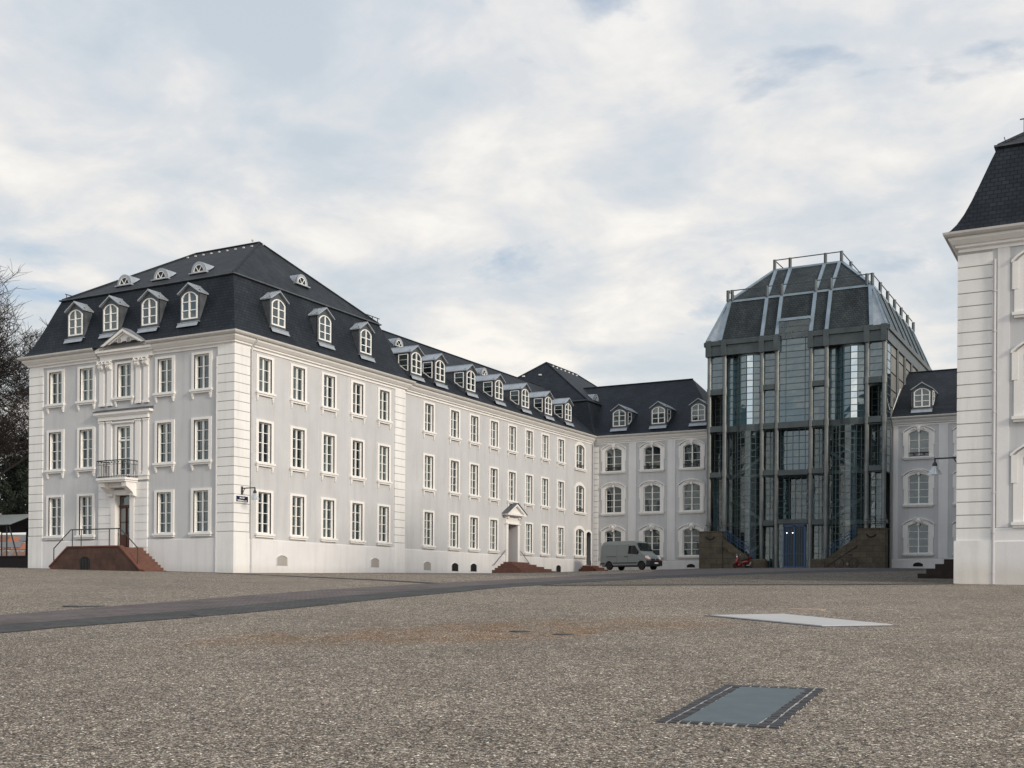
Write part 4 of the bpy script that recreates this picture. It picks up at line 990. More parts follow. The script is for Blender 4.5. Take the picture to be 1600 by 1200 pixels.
for i, (a, b) in enumerate(bays):
    a2, b2 = a + .12, b - .12; c = (a + b) / 2
    if i in (0, 6):
        glaze([(a2, TY + .1), (c, TY + .1), (b2, TY + .1)], 14.95, 17.5, .5, GLASSB, False)
        glaze([(a2, TY + 1.2), (c, TY + 1.0), (b2, TY + .9)], 12.05, 14.5, .5, GLASST)
        glaze([(a2, TY + 1.0), (c, TY + .9), (b2, TY + .8)], 8.45, 11.6, .5, GLASST)
        glaze([(a2, TY + .9), (c - .1, TY + .8)], 3.7, 8.05, .55, GLASSB); glaze([(c - .1, TY + .8), (b2, TY + .8)], 3.7, 8.05, .55, GLASST)
    elif i in (2, 4):
        glaze([(a2, TY + .12), (c, TY + .12), (b2, TY + .12)], 12.05, 14.6, .5, GLASSB, False)
        glaze([(a2, TY + .12), (c, TY + .12), (b2, TY + .12)], 15.0, 17.4, .5, GLASSB, False)
        for z0, z1 in ((8.45, 11.6), (4.6, 8.05), (1.0, 4.2)):
            glaze([(a2, TY + .7), (c - .12, TY + .75), (c + .12, TY + .75), (b2, TY + .7)], z0, z1, .5, GLASST)
    elif i == 3:
        q = [(a2 + (b2 - a2) * t / 5, TY + .1) for t in range(6)]
        glaze([q[0], (a2 + .55, TY + .1), (b2 - .35, TY + .1), q[-1]], 12.05, 18.4, .5, GLASSB)
        glaze([(p[0], TY + .75) for p in q], 8.4, 11.6, .5, GLASSB)
        glaze([(p[0], TY + 1.6) for p in q], 4.65, 8.0, .6, GLASST)
        glaze([(a2, TY + .1), (a2 + .25, TY + .7), (a2 + .5, TY + 1.4)], 4.65, 8.0, .5, GLASST)
        glaze([(b2, TY + .1), (b2 - .25, TY + .7), (b2 - .5, TY + 1.4)], 4.65, 8.0, .5, GLASST)
    else:
        # upper bowed glass: flat return, then convex facets
        sg = 1 if i == 1 else 1
        w_ = b - a
        up = [(a2, TY + .45), (a + .55, TY + .45), (a + .75, TY + .75), (a + 1.0, TY + .28), (a + 1.25, TY + .08), (a + 1.78, TY - .06), (a + 2.28, TY + .0), (b2, TY + .2)]
        glaze(up[:6], 12.05, 17.4, .48, GLASSB); glaze(up[5:7], 12.05, 17.4, .48, GLASSM); glaze(up[6:], 12.05, 17.4, .48, GLASSB)
        lo = [(a2, TY + .9), (a + .4, TY + .86), (a + .7, TY + .66), (a + 1.0, TY + .26), (a + 1.35, TY - .1), (a + 1.75, TY - .25), (a + 2.15, TY - .22), (a + 2.5, TY + .0), (b2, TY + .3)]
        if i == 5: lo = [(a2, TY + .5), (a + .4, TY + .4), (a + .7, TY + .15), (a + 1.05, TY - .15), (a + 1.45, TY - .25), (a + 1.85, TY - .2), (a + 2.2, TY + .1), (a + 2.5, TY + .4), (b2, TY + .6)]
        glaze(lo, 1.0, 11.55, .5, GLASST)
        # curved floor edge strips
        m = MB()
        for p, q in zip(up[3:], up[4:]): m.prism([(p[0], p[1] - .07), (q[0], q[1] - .07), (q[0], q[1] + .3), (p[0], p[1] + .3)], 11.56, 12.04, 'z')
        part('floor_beam', m, STEEL, T)
        m = MB()
        for p, q in zip(up[3:], up[4:]): m.prism([(p[0], p[1] - .05), (q[0], q[1] - .05), (q[0], q[1] + .3), (p[0], p[1] + .3)], 17.38, 17.6, 'z')
        part('floor_beam', m, STEEL, T)
# cornice band of the tower
m = MB()
foot = [(TX0, TYB), (TX0, TY - .1), (TX1 + .05, TY - .1), (TX1 + .05, TYB)]
def seg(x0, x1):
    mm = MB(); molding(mm, [(x0, TY - .1), (x1, TY - .1)], [(0, 17.55), (.10, 17.55), (.10, 18.30), (.22, 18.34), (.24, 18.66), (.1, 18.72), (-.3, 18.72), (-.3, 17.55)]); part('cornice', mm, STEEL, T)
seg(TX0 - .05, colx[3] + .2); seg(colx[4] - .2, TX1 + .1)
mm = MB(); molding(mm, [(TX1 + .0, TY - .1), (TX1 + .0, TYB)], [(0, 17.55), (.10, 17.55), (.10, 18.30), (.22, 18.34), (.24, 18.66), (.1, 18.72), (-.3, 18.72), (-.3, 17.55)]); part('cornice', mm, STEEL, T)
mm = MB(); molding(mm, [(TX0, TYB), (TX0, TY - .1)], [(0, 17.55), (.10, 17.55), (.10, 18.30), (.22, 18.34), (.24, 18.66), (.1, 18.72), (-.3, 18.72), (-.3, 17.55)]); part('cornice', mm, STEEL, T)
for x in colx: m = MB(); m.box(x - .2, x + .2, TY - .36, TY - .2, 17.5, 18.74); part('cornice_bracket', m, STEEL, T)
# mansard
IN = 1.3; Z0, Z1 = 18.72, 21.95; fr = TY - .1
def mp(x, y, t):   # point on front mansard at fraction t
    return (x, y, Z0 + (Z1 - Z0) * t)
def fx_(x, t):     # x narrows near the corners only
    return x
A0, A1 = (TX0, fr), (TX1, fr); B0, B1 = (TX0 + IN, fr + IN), (TX1 - IN, fr + IN)
m = MB()
m.face([(TX0 + 1.1, fr, Z0), (colx[3] + .12, fr, Z0), (colx[3] + .12, fr + IN, Z1), (B0[0], fr + IN, Z1)])
m.face([(colx[3] + .12, fr + .45, 19.86), (colx[4] - .12, fr + .45, 19.86), (colx[4] - .12, fr + IN, Z1), (colx[3] + .12, fr + IN, Z1)])
m.face([(colx[4] - .12, fr, Z0), (TX1 - 1.1, fr, Z0), (B1[0], fr + IN, Z1), (colx[4] - .12, fr + IN, Z1)])
m.face([(TX1, fr + 1.1, Z0), (TX1, TYB, Z0), (TX1 - IN, TYB - IN, Z1), (TX1 - IN, fr + IN, Z1)])
m.face([(TX0, fr + 1.1, Z0), (TX0, TYB, Z0), (TX0 + IN, TYB - IN, Z1), (TX0 + IN, fr + IN, Z1)])
m.face([(TX0, TYB, Z0), (TX1, TYB, Z0), (TX1 - IN, TYB - IN, Z1), (TX0 + IN, TYB - IN, Z1)])
part('mansard_roof', m, SLATET, T)
m = MB()
m.face([(TX0, fr, Z0), (TX0 + 1.1, fr, Z0), (B0[0], fr + IN, Z1)]); m.face([(TX0, fr, Z0), (TX0, fr + 1.1, Z0), (B0[0], fr + IN, Z1)])
m.face([(TX1, fr, Z0), (TX1 - 1.1, fr, Z0), (B1[0], fr + IN, Z1)]); m.face([(TX1, fr, Z0), (TX1, fr + 1.1, Z0), (B1[0], fr + IN, Z1)])
part('corner_panel', m, LEAD, T)
# dormer glass strip in the middle of the mansard
glaze([(colx[3] + .15, fr + .12), (colx[3] + .65, fr + .12), (colx[4] - .15, fr + .12)], 18.4, 19.75, .5, GLASST)
m = MB(); m.box(colx[3] + .1, colx[4] - .1, fr + .0, fr + .6, 19.75, 19.95); part('roof_cap', m, STEELB, T)
def rib(p, q, r=.13, mat=STEELB):
    m = MB(); p, q = Vector(p), Vector(q); d = (q - p).normalized(); side = Vector((1, 0, 0)) if abs(d.x) < .6 or abs(d.y) > .3 else Vector((0, 1, 0))
    side = (side - d * side.dot(d)).normalized(); n = d.cross(side)
    b = len(m.v)
    for c in (p, q):
        for s_, t_ in ((-1, -1), (1, -1), (1, 1), (-1, 1)): m.v.append(tuple(c + side * r * s_ + n * .09 * t_))
    m.f += [(0, 1, 2, 3), (4, 5, 6, 7), (0, 1, 5, 4), (1, 2, 6, 5), (2, 3, 7, 6), (3, 0, 4, 7)]; m.mi += [0] * 6
    return part('roof_rib', m, mat, T)
for x in colx[2:6]: rib((x, fr - .02, Z0), (x, fr + IN - .02, Z1))
rib((TX0 + 1.1, fr - .02, Z0), (B0[0] + .15, fr + IN - .02, Z1)); rib((TX1 - 1.1, fr - .02, Z0), (B1[0] - .15, fr + IN - .02, Z1))
rib((TX1, fr, Z0), (B1[0], fr + IN, Z1), .08); rib((TX0, fr, Z0), (B0[0], fr + IN, Z1), .08)
sys_ = [fr + 1.1 + k * 3.05 for k in range(7)]
for y in sys_[1:6]: rib((TX1 + .02, y, Z0), (TX1 - IN + .02, y, Z1), .12, STEEL)
for y in sys_[:6]:
    for dy in (.9, 2.0): rib((TX1 + .02, y + dy, Z0), (TX1 - IN + .02, y + dy, Z1), .06, STEELB)
rib((TX1, TYB, Z0), (TX1 - IN, TYB - IN, Z1), .14)
# upper slope and crown
CX0, CX1, CY0, CY1, CZ = 14.55, 19.85, TY + 4.6, 57.5, 25.0
m = MB()
q = [(B0[0], fr + IN, Z1 + .06), (B1[0], fr + IN, Z1 + .06), (B1[0], TYB - IN, Z1 + .06), (B0[0], TYB - IN, Z1 + .06)]; c4 = [(CX0, CY0, CZ), (CX1, CY0, CZ), (CX1, CY1, CZ), (CX0, CY1, CZ)]
for i in range(4): m.face([q[i], q[(i + 1) % 4], c4[(i + 1) % 4], c4[i]])
m.face(c4); part('upper_roof', m, SLATET, T)
for i in range(2): rib(q[i], c4[i], .1)
rib(q[2], c4[2], .1)
for x0_, x1_ in ((colx[2], CX0 + .12), (colx[3], CX0 + 1.3), (colx[4], CX1 - 1.3), (colx[5], CX1 - .12)): rib((x0_, fr + IN, Z1 + .08), (x1_, CY0, CZ + .02), .12)
m = MB(); molding(m, [(p[0], p[1]) for p in q], [(-.15, Z1 - .02), (.08, Z1 - .02), (.08, Z1 + .14), (-.15, Z1 + .14)], True); part('roof_edge', m, STEELB, T)
m = MB(); molding(m, [(p[0], p[1]) for p in c4], [(-.1, CZ - .04), (.06, CZ - .04), (.06, CZ + .1), (-.1, CZ + .1)], True); part('roof_edge', m, STEELB, T)
def trail(pts, posts, z, h, pr=.13):
    m = MB(); m.tube([(p[0], p[1], z + h - .04) for p in pts], .045, 6)
    ro = part('roof_railing', m, STEEL, T); k = MB()
    for x, y in posts: k = MB(); k.lathe((x, y, 0), [(pr, z), (pr, z + h)], 10); sub(k, 'railing_post', STEEL, T, ro)
fy = fr + IN - .05
trail([(B0[0], 58), (B0[0], fy), (B1[0], fy), (B1[0], TYB - IN)], [(B0[0], fy), (B0[0] + .35, fy)] + [(x, fy) for x in colx[2:6]] + [(B1[0] - .4, fy), (B1[0], fy)] + [(B1[0], fy + k * 2.95) for k in range(1, 7)], Z1 + .1, .85)
trail([(CX0, CY1), (CX0, CY0), (CX1, CY0), (CX1, CY1)], [(CX0, CY0), (CX0 + 1.25, CY0), (CX1 - 1.25, CY0), (CX1, CY0)] + [(CX1, CY0 + 3.3 * k) for k in range(1, 4)], CZ + .05, .8)
# right flank: glazed strip then panelled wall
glaze([(TX1 - .02, TY + .2), (TX1 - .02, TY + 1.6)], 8.0, 17.5, .62, GLASST)
m = MB(); facade(m, TX1 - .03, TY + 1.6, 0, 1, TYB - TY - 1.6, .5, 17.6, []); part('side_wall', m, simple('fibre_panel', (.17, .17, .165), .6, var=.2, scale=.8), T)
m = MB(); facade(m, TX0 + .02, TYB, 0, -1, TYB - TY - .2, .5, 17.6, []); part('side_wall', m, simple('fibre_panel_dark', (.10, .10, .10), .6, var=.2, scale=.8), T)
for y in sys_[1:6]:
    m = MB(); m.lathe((TX1 + .02, y - .2, 0), [(.13, .8), (.13, 17.6)], 10); part('column', m, STEEL, T)
m = MB()
for z in (12.9, 14.2, 15.5, 16.8):
    m.box(TX1 - .02, TX1 + .01, TY + 1.7, TYB, z, z + .05)
part('panel_joint', m, DARK, T)
# stone piers and outer stairs
for a, b, s_ in ((10.42, 12.25, 1), (22.45, 24.4, -1)):
    m = MB(); m.box(a, b, TY - 1.35, TY - .25, .3, 3.72); m.box(a - .04, b + .04, TY - 1.39, TY - .21, 3.72, 3.80); po = part('stone_pier', m, STONE, T)
    m = MB(); c = (a + b) / 2; m.tube([(c - .35, TY - 1.36, 3.35), (c - .18, TY - 1.37, 3.2), (c, TY - 1.38, 3.15), (c + .18, TY - 1.37, 3.2), (c + .35, TY - 1.36, 3.35)], .05, 5)
    m.v = [(x - T.location.x, y - T.location.y, z) for x, y, z in m.v]; link('relief', m.mesh('relief', DARK), po)
    e = b if s_ > 0 else a; t = e + s_ * 2.35
    m = MB(); poly = [(e, 2.55), (e, 3.25), (t, 1.55), (t, 1.0)]
    m.prism(poly, TY - 1.25, TY - 1.0); m.prism([(e, .3), (e, 2.52), (t, 1.02), (t, .3)], TY - 1.18, TY - 1.05); part('stair_wall', m, STONE, T)
    m = MB(); m.box(min(t, t + s_ * 1.0), max(t, t + s_ * 1.0), TY - 1.3, TY - .5, .4, 1.62); part('stair_wall', m, STONE, T, bev=.1)
    m = MB()
    for dz in (.35, .6, .85): m.tube([(e, TY - 1.12, 3.2 + dz), (t, TY - 1.12, 1.5 + dz)], .02, 5)
    for k in range(5): f_ = k / 4; x = e + (t - e) * f_; z = 3.2 + (1.5 - 3.2) * f_; m.tube([(x, TY - 1.12, z), (x, TY - 1.12, z + .87)], .02, 5)
    part('stair_rail', m, BLUE, T)
    m = MB(); m.box(a + .1, b - .1, TY - .3, TY - .27, 4.3, 4.34)
    for z in (4.15, 4.5): m.tube([(a + .3, TY - .2, z), (b - .3, TY - .2, z)], .02, 5)
    part('pier_rail', m, IRON, T)
# entrance doors
m = MB(); dx0, dx1 = 16.62, 18.34
for x in (dx0, (dx0 + dx1) / 2 - .05, dx1 - .1): m.box(x, x + .1, TY - .04, TY + .06, GZ, 4.2)
m.box(dx0, dx1, TY - .04, TY + .06, 4.1, 4.25); m.box(dx0 + .1, dx1 - .1, TY - .02, TY + .05, GZ, GZ + .12)
for k in (1, 2, 3):
    for o_ in (dx0 + .1, (dx0 + dx1) / 2 + .05): x = o_ + k * .18 - .02; m.box(x, x + .035, TY - .01, TY + .03, GZ + .12, 4.1)
m.tube([(dx0 + .1, TY - .07, 2.0), (dx1 - .1, TY - .07, 2.0)], .02, 5)
dr = part('entrance_door', m, BLUE, T)
m = MB(); m.face([(dx0, TY + .04, GZ), (dx1, TY + .04, GZ), (dx1, TY + .04, 4.2), (dx0, TY + .04, 4.2)])
m.v = [(x - T.location.x, y - T.location.y, z) for x, y, z in m.v]; link('door_pane', m.mesh('door_pane', VGLASS), dr)
glaze([(colx[3] + .15, TY + .12), (dx0, TY + .12)], 1.0, 4.3, .5, GLASST); glaze([(dx1, TY + .12), (colx[4] - .15, TY + .12)], 1.0, 4.3, .5, GLASST)
LAMPM = bpy.data.materials.new('lamp_glow'); LAMPM.use_nodes = True; LAMPM.node_tree.nodes.clear(); gg = G(LAMPM.node_tree); gg.n('ShaderNodeOutputMaterial', {0: gg.n('ShaderNodeEmission', {0: (1, .9, .78, 1), 1: 6.0})})
for x in (16.93, 17.38):
    m = MB(); m.lathe((x, TY - .09, 3.62), [(.01, -.035), (.03, -.02), (.035, 0), (.03, .02), (.01, .035)], 10); part('door_light', m, LAMPM, T)

# ================================================================== small fixtures
def wall_lamp(x, y, z, label):
    """arm leaves the wall towards +/-x"""
    s_ = 1 if x < 10 else -1
    L = thing('wall_lamp', label, 'lamp', (x, y, z), group='swan-neck lamps on the palace corners')
    m = MB(); m.box(0, .05 * s_, -.05, .05, -.32, .1) if s_ > 0 else m.box(-.05, 0, -.05, .05, -.32, .1)
    m.tube([(0, 0, 0), (.9 * s_, 0, .0)], .03, 6); m.tube([(.02 * s_, 0, -.3), (.16 * s_, 0, -.1), (.22 * s_, 0, 0)], .022, 5); m.tube([(.88 * s_, 0, 0), (.88 * s_, 0, -.13)], .035, 6)
    m.lathe((.88 * s_, 0, -.28), [(.09, 0), (.09, .08), (.04, .16)], 10); part('bracket', m, IRON, L, world=False)
    m = MB(); prof = [(.08, -.28), (.13, -.38), (.22, -.52), (.26, -.60)]; n = 16; b = 0
    for r_, h in prof:
        for k in range(n): t = 2 * math.pi * k / n; m.v.append((.88 * s_ + r_ * math.cos(t), r_ * math.sin(t), h))
    for i in range(3):
        for k in range(n): m.f.append((i * n + k, i * n + (k + 1) % n, (i + 1) * n + (k + 1) % n, (i + 1) * n + k)); m.mi.append(0)
    part('lamp_shade', m, LG, L, world=False, smooth=True)
LG = bpy.data.materials.new('clear_shade'); LG.use_nodes = True; LG.node_tree.nodes.clear(); gg = G(LG.node_tree)
gg.n('ShaderNodeOutputMaterial', {0: gg.n('ShaderNodeMixShader', {0: .38, 1: gg.n('ShaderNodeBsdfTransparent', {0: (.93, .95, .96, 1)}), 2: gg.n('ShaderNodeBsdfGlossy', {'Color': (.8, .85, .85, 1), 'Roughness': .2})})})
wall_lamp(.06, .52, 4.24, 'small black swan-neck lamp above the blue street sign')
wall_lamp(34.6, .8, 4.12, 'black swan-neck lamp on the near right pavilion, seen before the rear wing')
SG = thing('street_sign', 'small dark blue street name sign with white lettering on the pavilion corner', 'sign', (.07, .52, 3.69))
m = MB(); m.box(-.008, .03, -.50, .50, -.19, .19); part('backing', m, WPAINT, SG, world=False)
m = MB(); m.box(.03, .035, -.44, .44, -.145, .145); part('plate', m, simple('enamel_blue', (.01, .012, .055), .3), SG, world=False)
def text(body, size, y, z, parent):
    c = bpy.data.curves.new('t', 'FONT'); c.body = body; c.size = size; c.align_x = 'CENTER'; c.extrude = .002; c.offset = .003
    o = bpy.data.objects.new('tmp', c); COL.objects.link(o); bpy.context.view_layer.update()
    me = bpy.data.meshes.new_from_object(o.evaluated_get(bpy.context.evaluated_depsgraph_get())); bpy.data.objects.remove(o)
    me.materials.clear(); me.materials.append(WPAINT)
    q = link('lettering', me, parent, (.0385, y, z)); q.rotation_euler = (R(90), 0, R(90)); return q
text('An der', .14, 0, .02, SG); text('Schlossmauer', .125, 0, -.115, SG)

# dark steps on the flank of the right pavilion
S3 = thing('entrance_stairs', 'dark stone steps half hidden behind the base of the near right pavilion', 'stairs', (34, 7, 0)); m = MB()
for i in range(5):
    z = .50 - i * .20; xa = 33.3 - i * .35; m.box(xa, 34.56 if i == 0 else 33.3 - (i - 1) * .35, 6.2, 9.5, -.8, z)
part('steps', m, DREDS, S3)

# ground hatches and lids
def slab(name, label, cat, pts, mat, border=None, dz=.012, bmat=None, bw=0):
    c = Vector((sum(p[0] for p in pts) / 4, sum(p[1] for p in pts) / 4)); z = gz(c.x, c.y)
    o = thing(name, label, cat, (c.x, c.y, z))
    def quad(mb, P, d0, d1):
        b = len(mb.v); mb.v += [(x, y, gz(x, y) + d0) for x, y in P] + [(x, y, gz(x, y) + d1) for x, y in P]
        for f in ((0, 1, 2, 3), (4, 5, 6, 7), (0, 1, 5, 4), (1, 2, 6, 5), (2, 3, 7, 6), (3, 0, 4, 7)): mb.f.append(tuple(b + i for i in f)); mb.mi.append(0)
    m = MB(); quad(m, pts, -.03, dz); part('cover', m, mat, o); return o, quad
def inset(P, k):
    c = Vector((sum(p[0] for p in P) / 4, sum(p[1] for p in P) / 4)); return [(c.x + (p[0] - c.x) * k, c.y + (p[1] - c.y) * k) for p in P]
METAL = simple('steel_plate', (.085, .112, .122), .6, var=.16, scale=3.5, bump=.08, bscale=60)
P = [(37.00, -35.36), (36.76, -32.86), (37.44, -32.74), (37.63, -35.24)]
hatch, quad = slab('floor_hatch', 'blue-grey metal hatch cover framed by dark cobblestones in the foreground', 'hatch', P, METAL, dz=.014)
m = MB(); e1 = Vector((P[1][0] - P[0][0], P[1][1] - P[0][1])).normalized(); e2 = Vector((P[3][0] - P[0][0], P[3][1] - P[0][1])).normalized()
L1 = math.hypot(P[1][0] - P[0][0], P[1][1] - P[0][1]); L2 = math.hypot(P[3][0] - P[0][0], P[3][1] - P[0][1])
random.seed(3)
def cob(u, v, du, dv):
    p0 = Vector(P[0]); q_ = []
    for a, b in ((u, v), (u + du, v), (u + du, v + dv), (u, v + dv)): r_ = p0 + e1 * a + e2 * b; q_.append((r_.x + random.uniform(-.006, .006), r_.y + random.uniform(-.006, .006)))
    quad(m, q_, -.02, random.uniform(.012, .018))
st = .098
for side in (-1, 1):
    for k in range(2):
        v = (-(k + 1) * .1) if side < 0 else (L2 + .012 + k * .1); u = -.11
        while u < L1 + .05: cob(u, v + .010, st - .024, .078); u += st
for u in (-.105, L1 + .012):
    v = 0.0
    while v < L2 - .02: cob(u, v, .086, st - .024); v += st
part('cobble_border', m, simple('dark_cobble', (.045, .045, .05), .7, var=.35, scale=9, bump=.3), hatch)
m = MB(); PB = inset(P, 1.0); p0 = Vector(P[0])
BB = []
for a, b in ((-.10, -.19), (L1 + .09, -.19), (L1 + .09, L2 + .198), (-.10, L2 + .198)): r_ = p0 + e1 * a + e2 * b; BB.append((r_.x, r_.y))
quad(m, BB, -.02, .008); part('mortar_bed', m, simple('pale_mortar', (.42, .41, .39), .9, var=.2, scale=20), hatch)
Q = [(32.75, -22.10), (33.95, -20.95), (36.52, -22.94), (35.45, -23.85)]
sl, quad2 = slab('stone_slab', 'flat white stone slab with dark rim lying in the gravel', 'slab', Q, simple('white_slab', (.47, .46, .45), .5, var=.06, scale=2), dz=.03)
m = MB(); quad2(m, inset(Q, 1.07), -.02, .014); part('rim', m, simple('dark_rim', (.10, .105, .12), .8, var=.3, scale=6), sl)
slab('wood_plank', 'short pale wooden plank lying on the gravel beyond the white slab', 'plank', [(33.5, -19.12), (33.55, -18.86), (34.33, -18.80), (34.30, -19.10)], simple('pale_wood', (.34, .26, .21), .8), dz=.025)
def lid(name, label, x, y, r, dark=True, cat='manhole', group=None):
    o = thing(name, label, cat, (x, y, gz(x, y)), 0, group); m = MB(); m.lathe((0, 0, 0), [(r, -.03), (r, .012), (r - .03, .014)], 20); part('cover', m, simple('cast_iron', (.05, .05, .055), .7, var=.3), o, world=False)
    m = MB(); m.lathe((0, 0, 0), [(r + .05, -.03), (r + .05, .008)], 20); part('frame', m, COBD, o, world=False)
lid('manhole_cover', 'long dark manhole cover in the gravel left of the road', 19.35, -26.4, .42)
lid('manhole_cover', 'dark manhole cover on the near edge of the cobbled road', 23.75, -27.15, .3)
lid('drain_cover', 'small dark drain cover inside the rust-coloured patch', 32.1, -27.68, .12, cat='drain')
lid('drain_cover', 'pale flat drain plate at the left of the small dark drain in the rust-coloured patch', 31.2, -27.5, .14, cat='drain')

# ================================================================== van
def make_van():
    V = thing('delivery_van', 'grey-green panel van parked in the courtyard corner', 'van', (5.03, 40.2, gz(5.03, 40.2)), R(-14.5)); V.scale = (.885, .885, .93)
    PA = simple('van_paint', (.20, .228, .232), .38, metal=.1, spec=.5, var=.02); PL = simple('black_plastic', (.022, .024, .032), .5)
    # local x forward, side y, z up ; length 5.4, wheelbase 3.58
    hw = .99
    prof = [(-2.68, .42), (-2.70, 1.1), (-2.66, 1.7), (-2.60, 2.20), (-2.48, 2.38), (-2.2, 2.45), (.6, 2.46), (.95, 2.43), (1.15, 2.34), (1.72, 1.52), (1.86, 1.40), (2.40, 1.16), (2.58, 1.02), (2.68, .78), (2.70, .42)]
    b = MB(); cs = []
    def wd(z, x):   # half width by height
        w_ = hw - max(0, z - 1.25) * .10 - max(0, z - 2.2) * .45
        return w_ - max(0, x - 1.6) * .10
    # side panels built as strips between bottom line and profile, with wheel arches cut
    n = 60; xs_ = [-2.70 + 5.40 * i / n for i in range(n + 1)]
    def topz(x):
        # upper profile as a function of x
        up = [(-2.70, 1.1), (-2.66, 1.7), (-2.60, 2.20), (-2.48, 2.38), (-2.2, 2.45), (.6, 2.46), (.95, 2.43), (1.15, 2.34), (1.72, 1.52), (1.86, 1.40), (2.40, 1.16), (2.58, 1.02), (2.70, .70)]
        for p, q in zip(up, up[1:]):
            if p[0] <= x <= q[0]: return p[1] + (q[1] - p[1]) * (x - p[0]) / (q[0] - p[0])
        return up[-1][1]
    def botz(x):
        z = .40
        for wx in (-1.72, 1.86):
            d = abs(x - wx)
            if d < .42: z = max(z, .36 + math.sqrt(max(0, .42 ** 2 - d * d)))
        return z
    for s_ in (-1, 1):
        rows = 7
        for i in range(n):
            for r_ in range(rows):
                q = []
                for (x, rr) in ((xs_[i], r_), (xs_[i + 1], r_), (xs_[i + 1], r_ + 1), (xs_[i], r_ + 1)):
                    z0_, z1_ = botz(x), topz(x); z = z0_ + (z1_ - z0_) * rr / rows; q.append((x, s_ * wd(z, x), z))
                b.face(q)
    for i in range(n):
        x0_, x1_ = xs_[i], xs_[i + 1]; z0_, z1_ = topz(x0_), topz(x1_)
        yy = [(-1, -.5), (-.5, 0), (0, .5), (.5, 1)]
        for a, c in yy:
            cr = lambda t: .05 * (1 - t * t)
            b.face([(x0_, a * wd(z0_, x0_), z0_ + cr(a)), (x1_, a * wd(z1_, x1_), z1_ + cr(a)), (x1_, c * wd(z1_, x1_), z1_ + cr(c)), (x0_, c * wd(z0_, x0_), z0_ + cr(c))])
    b.face([(-2.70, -hw, .40), (-2.70, hw, .40), (-2.70, wd(1.1, -2.7), 1.1), (-2.70, -wd(1.1, -2.7), 1.1)])
    b.face([(2.70, -.88, .40), (2.70, .88, .40), (2.70, .88, .70), (2.70, -.88, .70)])
    body = part('body', b, PA, V, world=False, fix=False)
    u = MB(); u.box(-2.6, 2.55, -.85, .85, .30, .5); part('underbody', u, PL, V, world=False)
    # windscreen, side windows
    m = MB(); zA, zB, xA, xB = 2.22, 1.56, 1.245, 1.70
    nx, nz = .82, .57; o_ = .05
    m.face([(xA + o_, -.80, zA + o_ + .03), (xB + o_, -.90, zB + o_ + .03), (xB + o_, .90, zB + o_ + .03), (xA + o_, .80, zA + o_ + .03)]); 
    m.cur = 0; part('windscreen', m, VGLASS, V, world=False)
    for s_ in (-1, 1):
        m = MB(); P_ = [(.42, 1.38), (.46, 2.04), (1.14, 2.06), (1.58, 1.48), (1.50, 1.30), (.95, 1.34)]
        m.prism([(x, z) for x, z in P_], s_ * .90, s_ * .985); m.v = [(x, y if abs(y) < .95 else s_ * (wd(z, x) + .012), z) for x, y, z in m.v]; part('side_window', m, VGLASS, V, world=False)
        m = MB(); m.box(-2.62, -2.2, s_ * .985 - .03, s_ * .985 + .03, .50, .62); m.box(-1.25, 1.40, s_ * 1.0 - .022, s_ * 1.0 + .022, .56, .64); part('side_moulding', m, PL, V, world=False)
        m = MB(); m.box(-2.0, -.95, s_ * .995 - .012, s_ * .995 + .012, 1.13, 1.17); m.box(.02, .36, s_ * .995 - .02, s_ * .995 + .02, 1.10, 1.16); part('door_handle', m, PL, V, world=False)
        for xx in (.40, -.85): m = MB(); m.tube([(xx, s_ * .992, .6), (xx, s_ * .99, 1.25), (xx, s_ * .90, 2.15)], .008, 4); part('door_seam', m, PL, V, world=False)
        m = MB(); m.box(1.38, 1.52, s_ * 1.05 - .04, s_ * 1.05 + .10 * s_ + .04, 1.40, 1.72); m.box(1.40, 1.46, s_ * .93, s_ * 1.05, 1.45, 1.5) if s_ > 0 else m.box(1.40, 1.46, -1.05, -.93, 1.45, 1.5); part('wing_mirror', m, PL, V, world=False)
        m = MB(); m.prism([(2.30, .99), (2.22, 1.20), (2.42, 1.17), (2.62, .98), (2.64, .90)], s_ * .62, s_ * .925) ; part('headlight', m, simple('headlamp', (.78, .80, .80), .12, spec=.9, var=.02), V, world=False)
        m = MB(); m.prism([(2.26, .86), (2.30, .99), (2.64, .90), (2.66, .82)], s_ * .6, s_ * .93); part('turn_signal', m, simple('orange_lens', (.55, .12, .03), .25, var=.02), V, world=False)
    m = MB(); m.box(2.36, 2.78, -.95, .95, .34, .80); m.box(2.5, 2.80, -.80, .80, .52, .62); part('front_bumper', m, PL, V, world=False, bev=.05)
    m = MB(); m.box(-2.78, -2.6, -.95, .95, .40, .62); part('rear_bumper', m, PL, V, world=False, bev=.03)
    m = MB(); m.box(2.56, 2.69, -.60, .60, .82, .93); part('grille', m, PL, V, world=False)
    m = MB(); m.prism([(0, -.1), (.07, 0), (0, .1), (-.07, 0)], 2.69, 2.71, 'x'); m.v = [(x, y, z + .90) for x, y, z in m.v]; part('badge', m, LEAD, V, world=False)
    m = MB(); m.box(2.80, 2.815, -.26, .26, .52, .63); part('number_plate', m, WPAINT, V, world=False)
    for wx in (-1.72, 1.86):
        for s_ in (-1, 1):
            m = MB(); m.lathe((wx, s_ * .86, .345), [(.20, -.11), (.32, -.11), (.345, -.07), (.345, .07), (.32, .11), (.20, .11)], 24, 'y'); wo = part('wheel', m, TYRE, V, world=False)
            m = MB(); m.lathe((wx, s_ * .92, .345), [(.02, -.05), (.08, .03), (.14, .03), (.20, -.01), (.205, -.04)], 16, 'y'); link('rim', m.mesh('rim', simple('steel_rim', (.36, .36, .37), .5, metal=.5)), wo)
            m = MB(); m.box(wx - .40, wx + .40, s_ * .55 - .02, s_ * .55 + .02, .4, .8)
    return V
make_van()

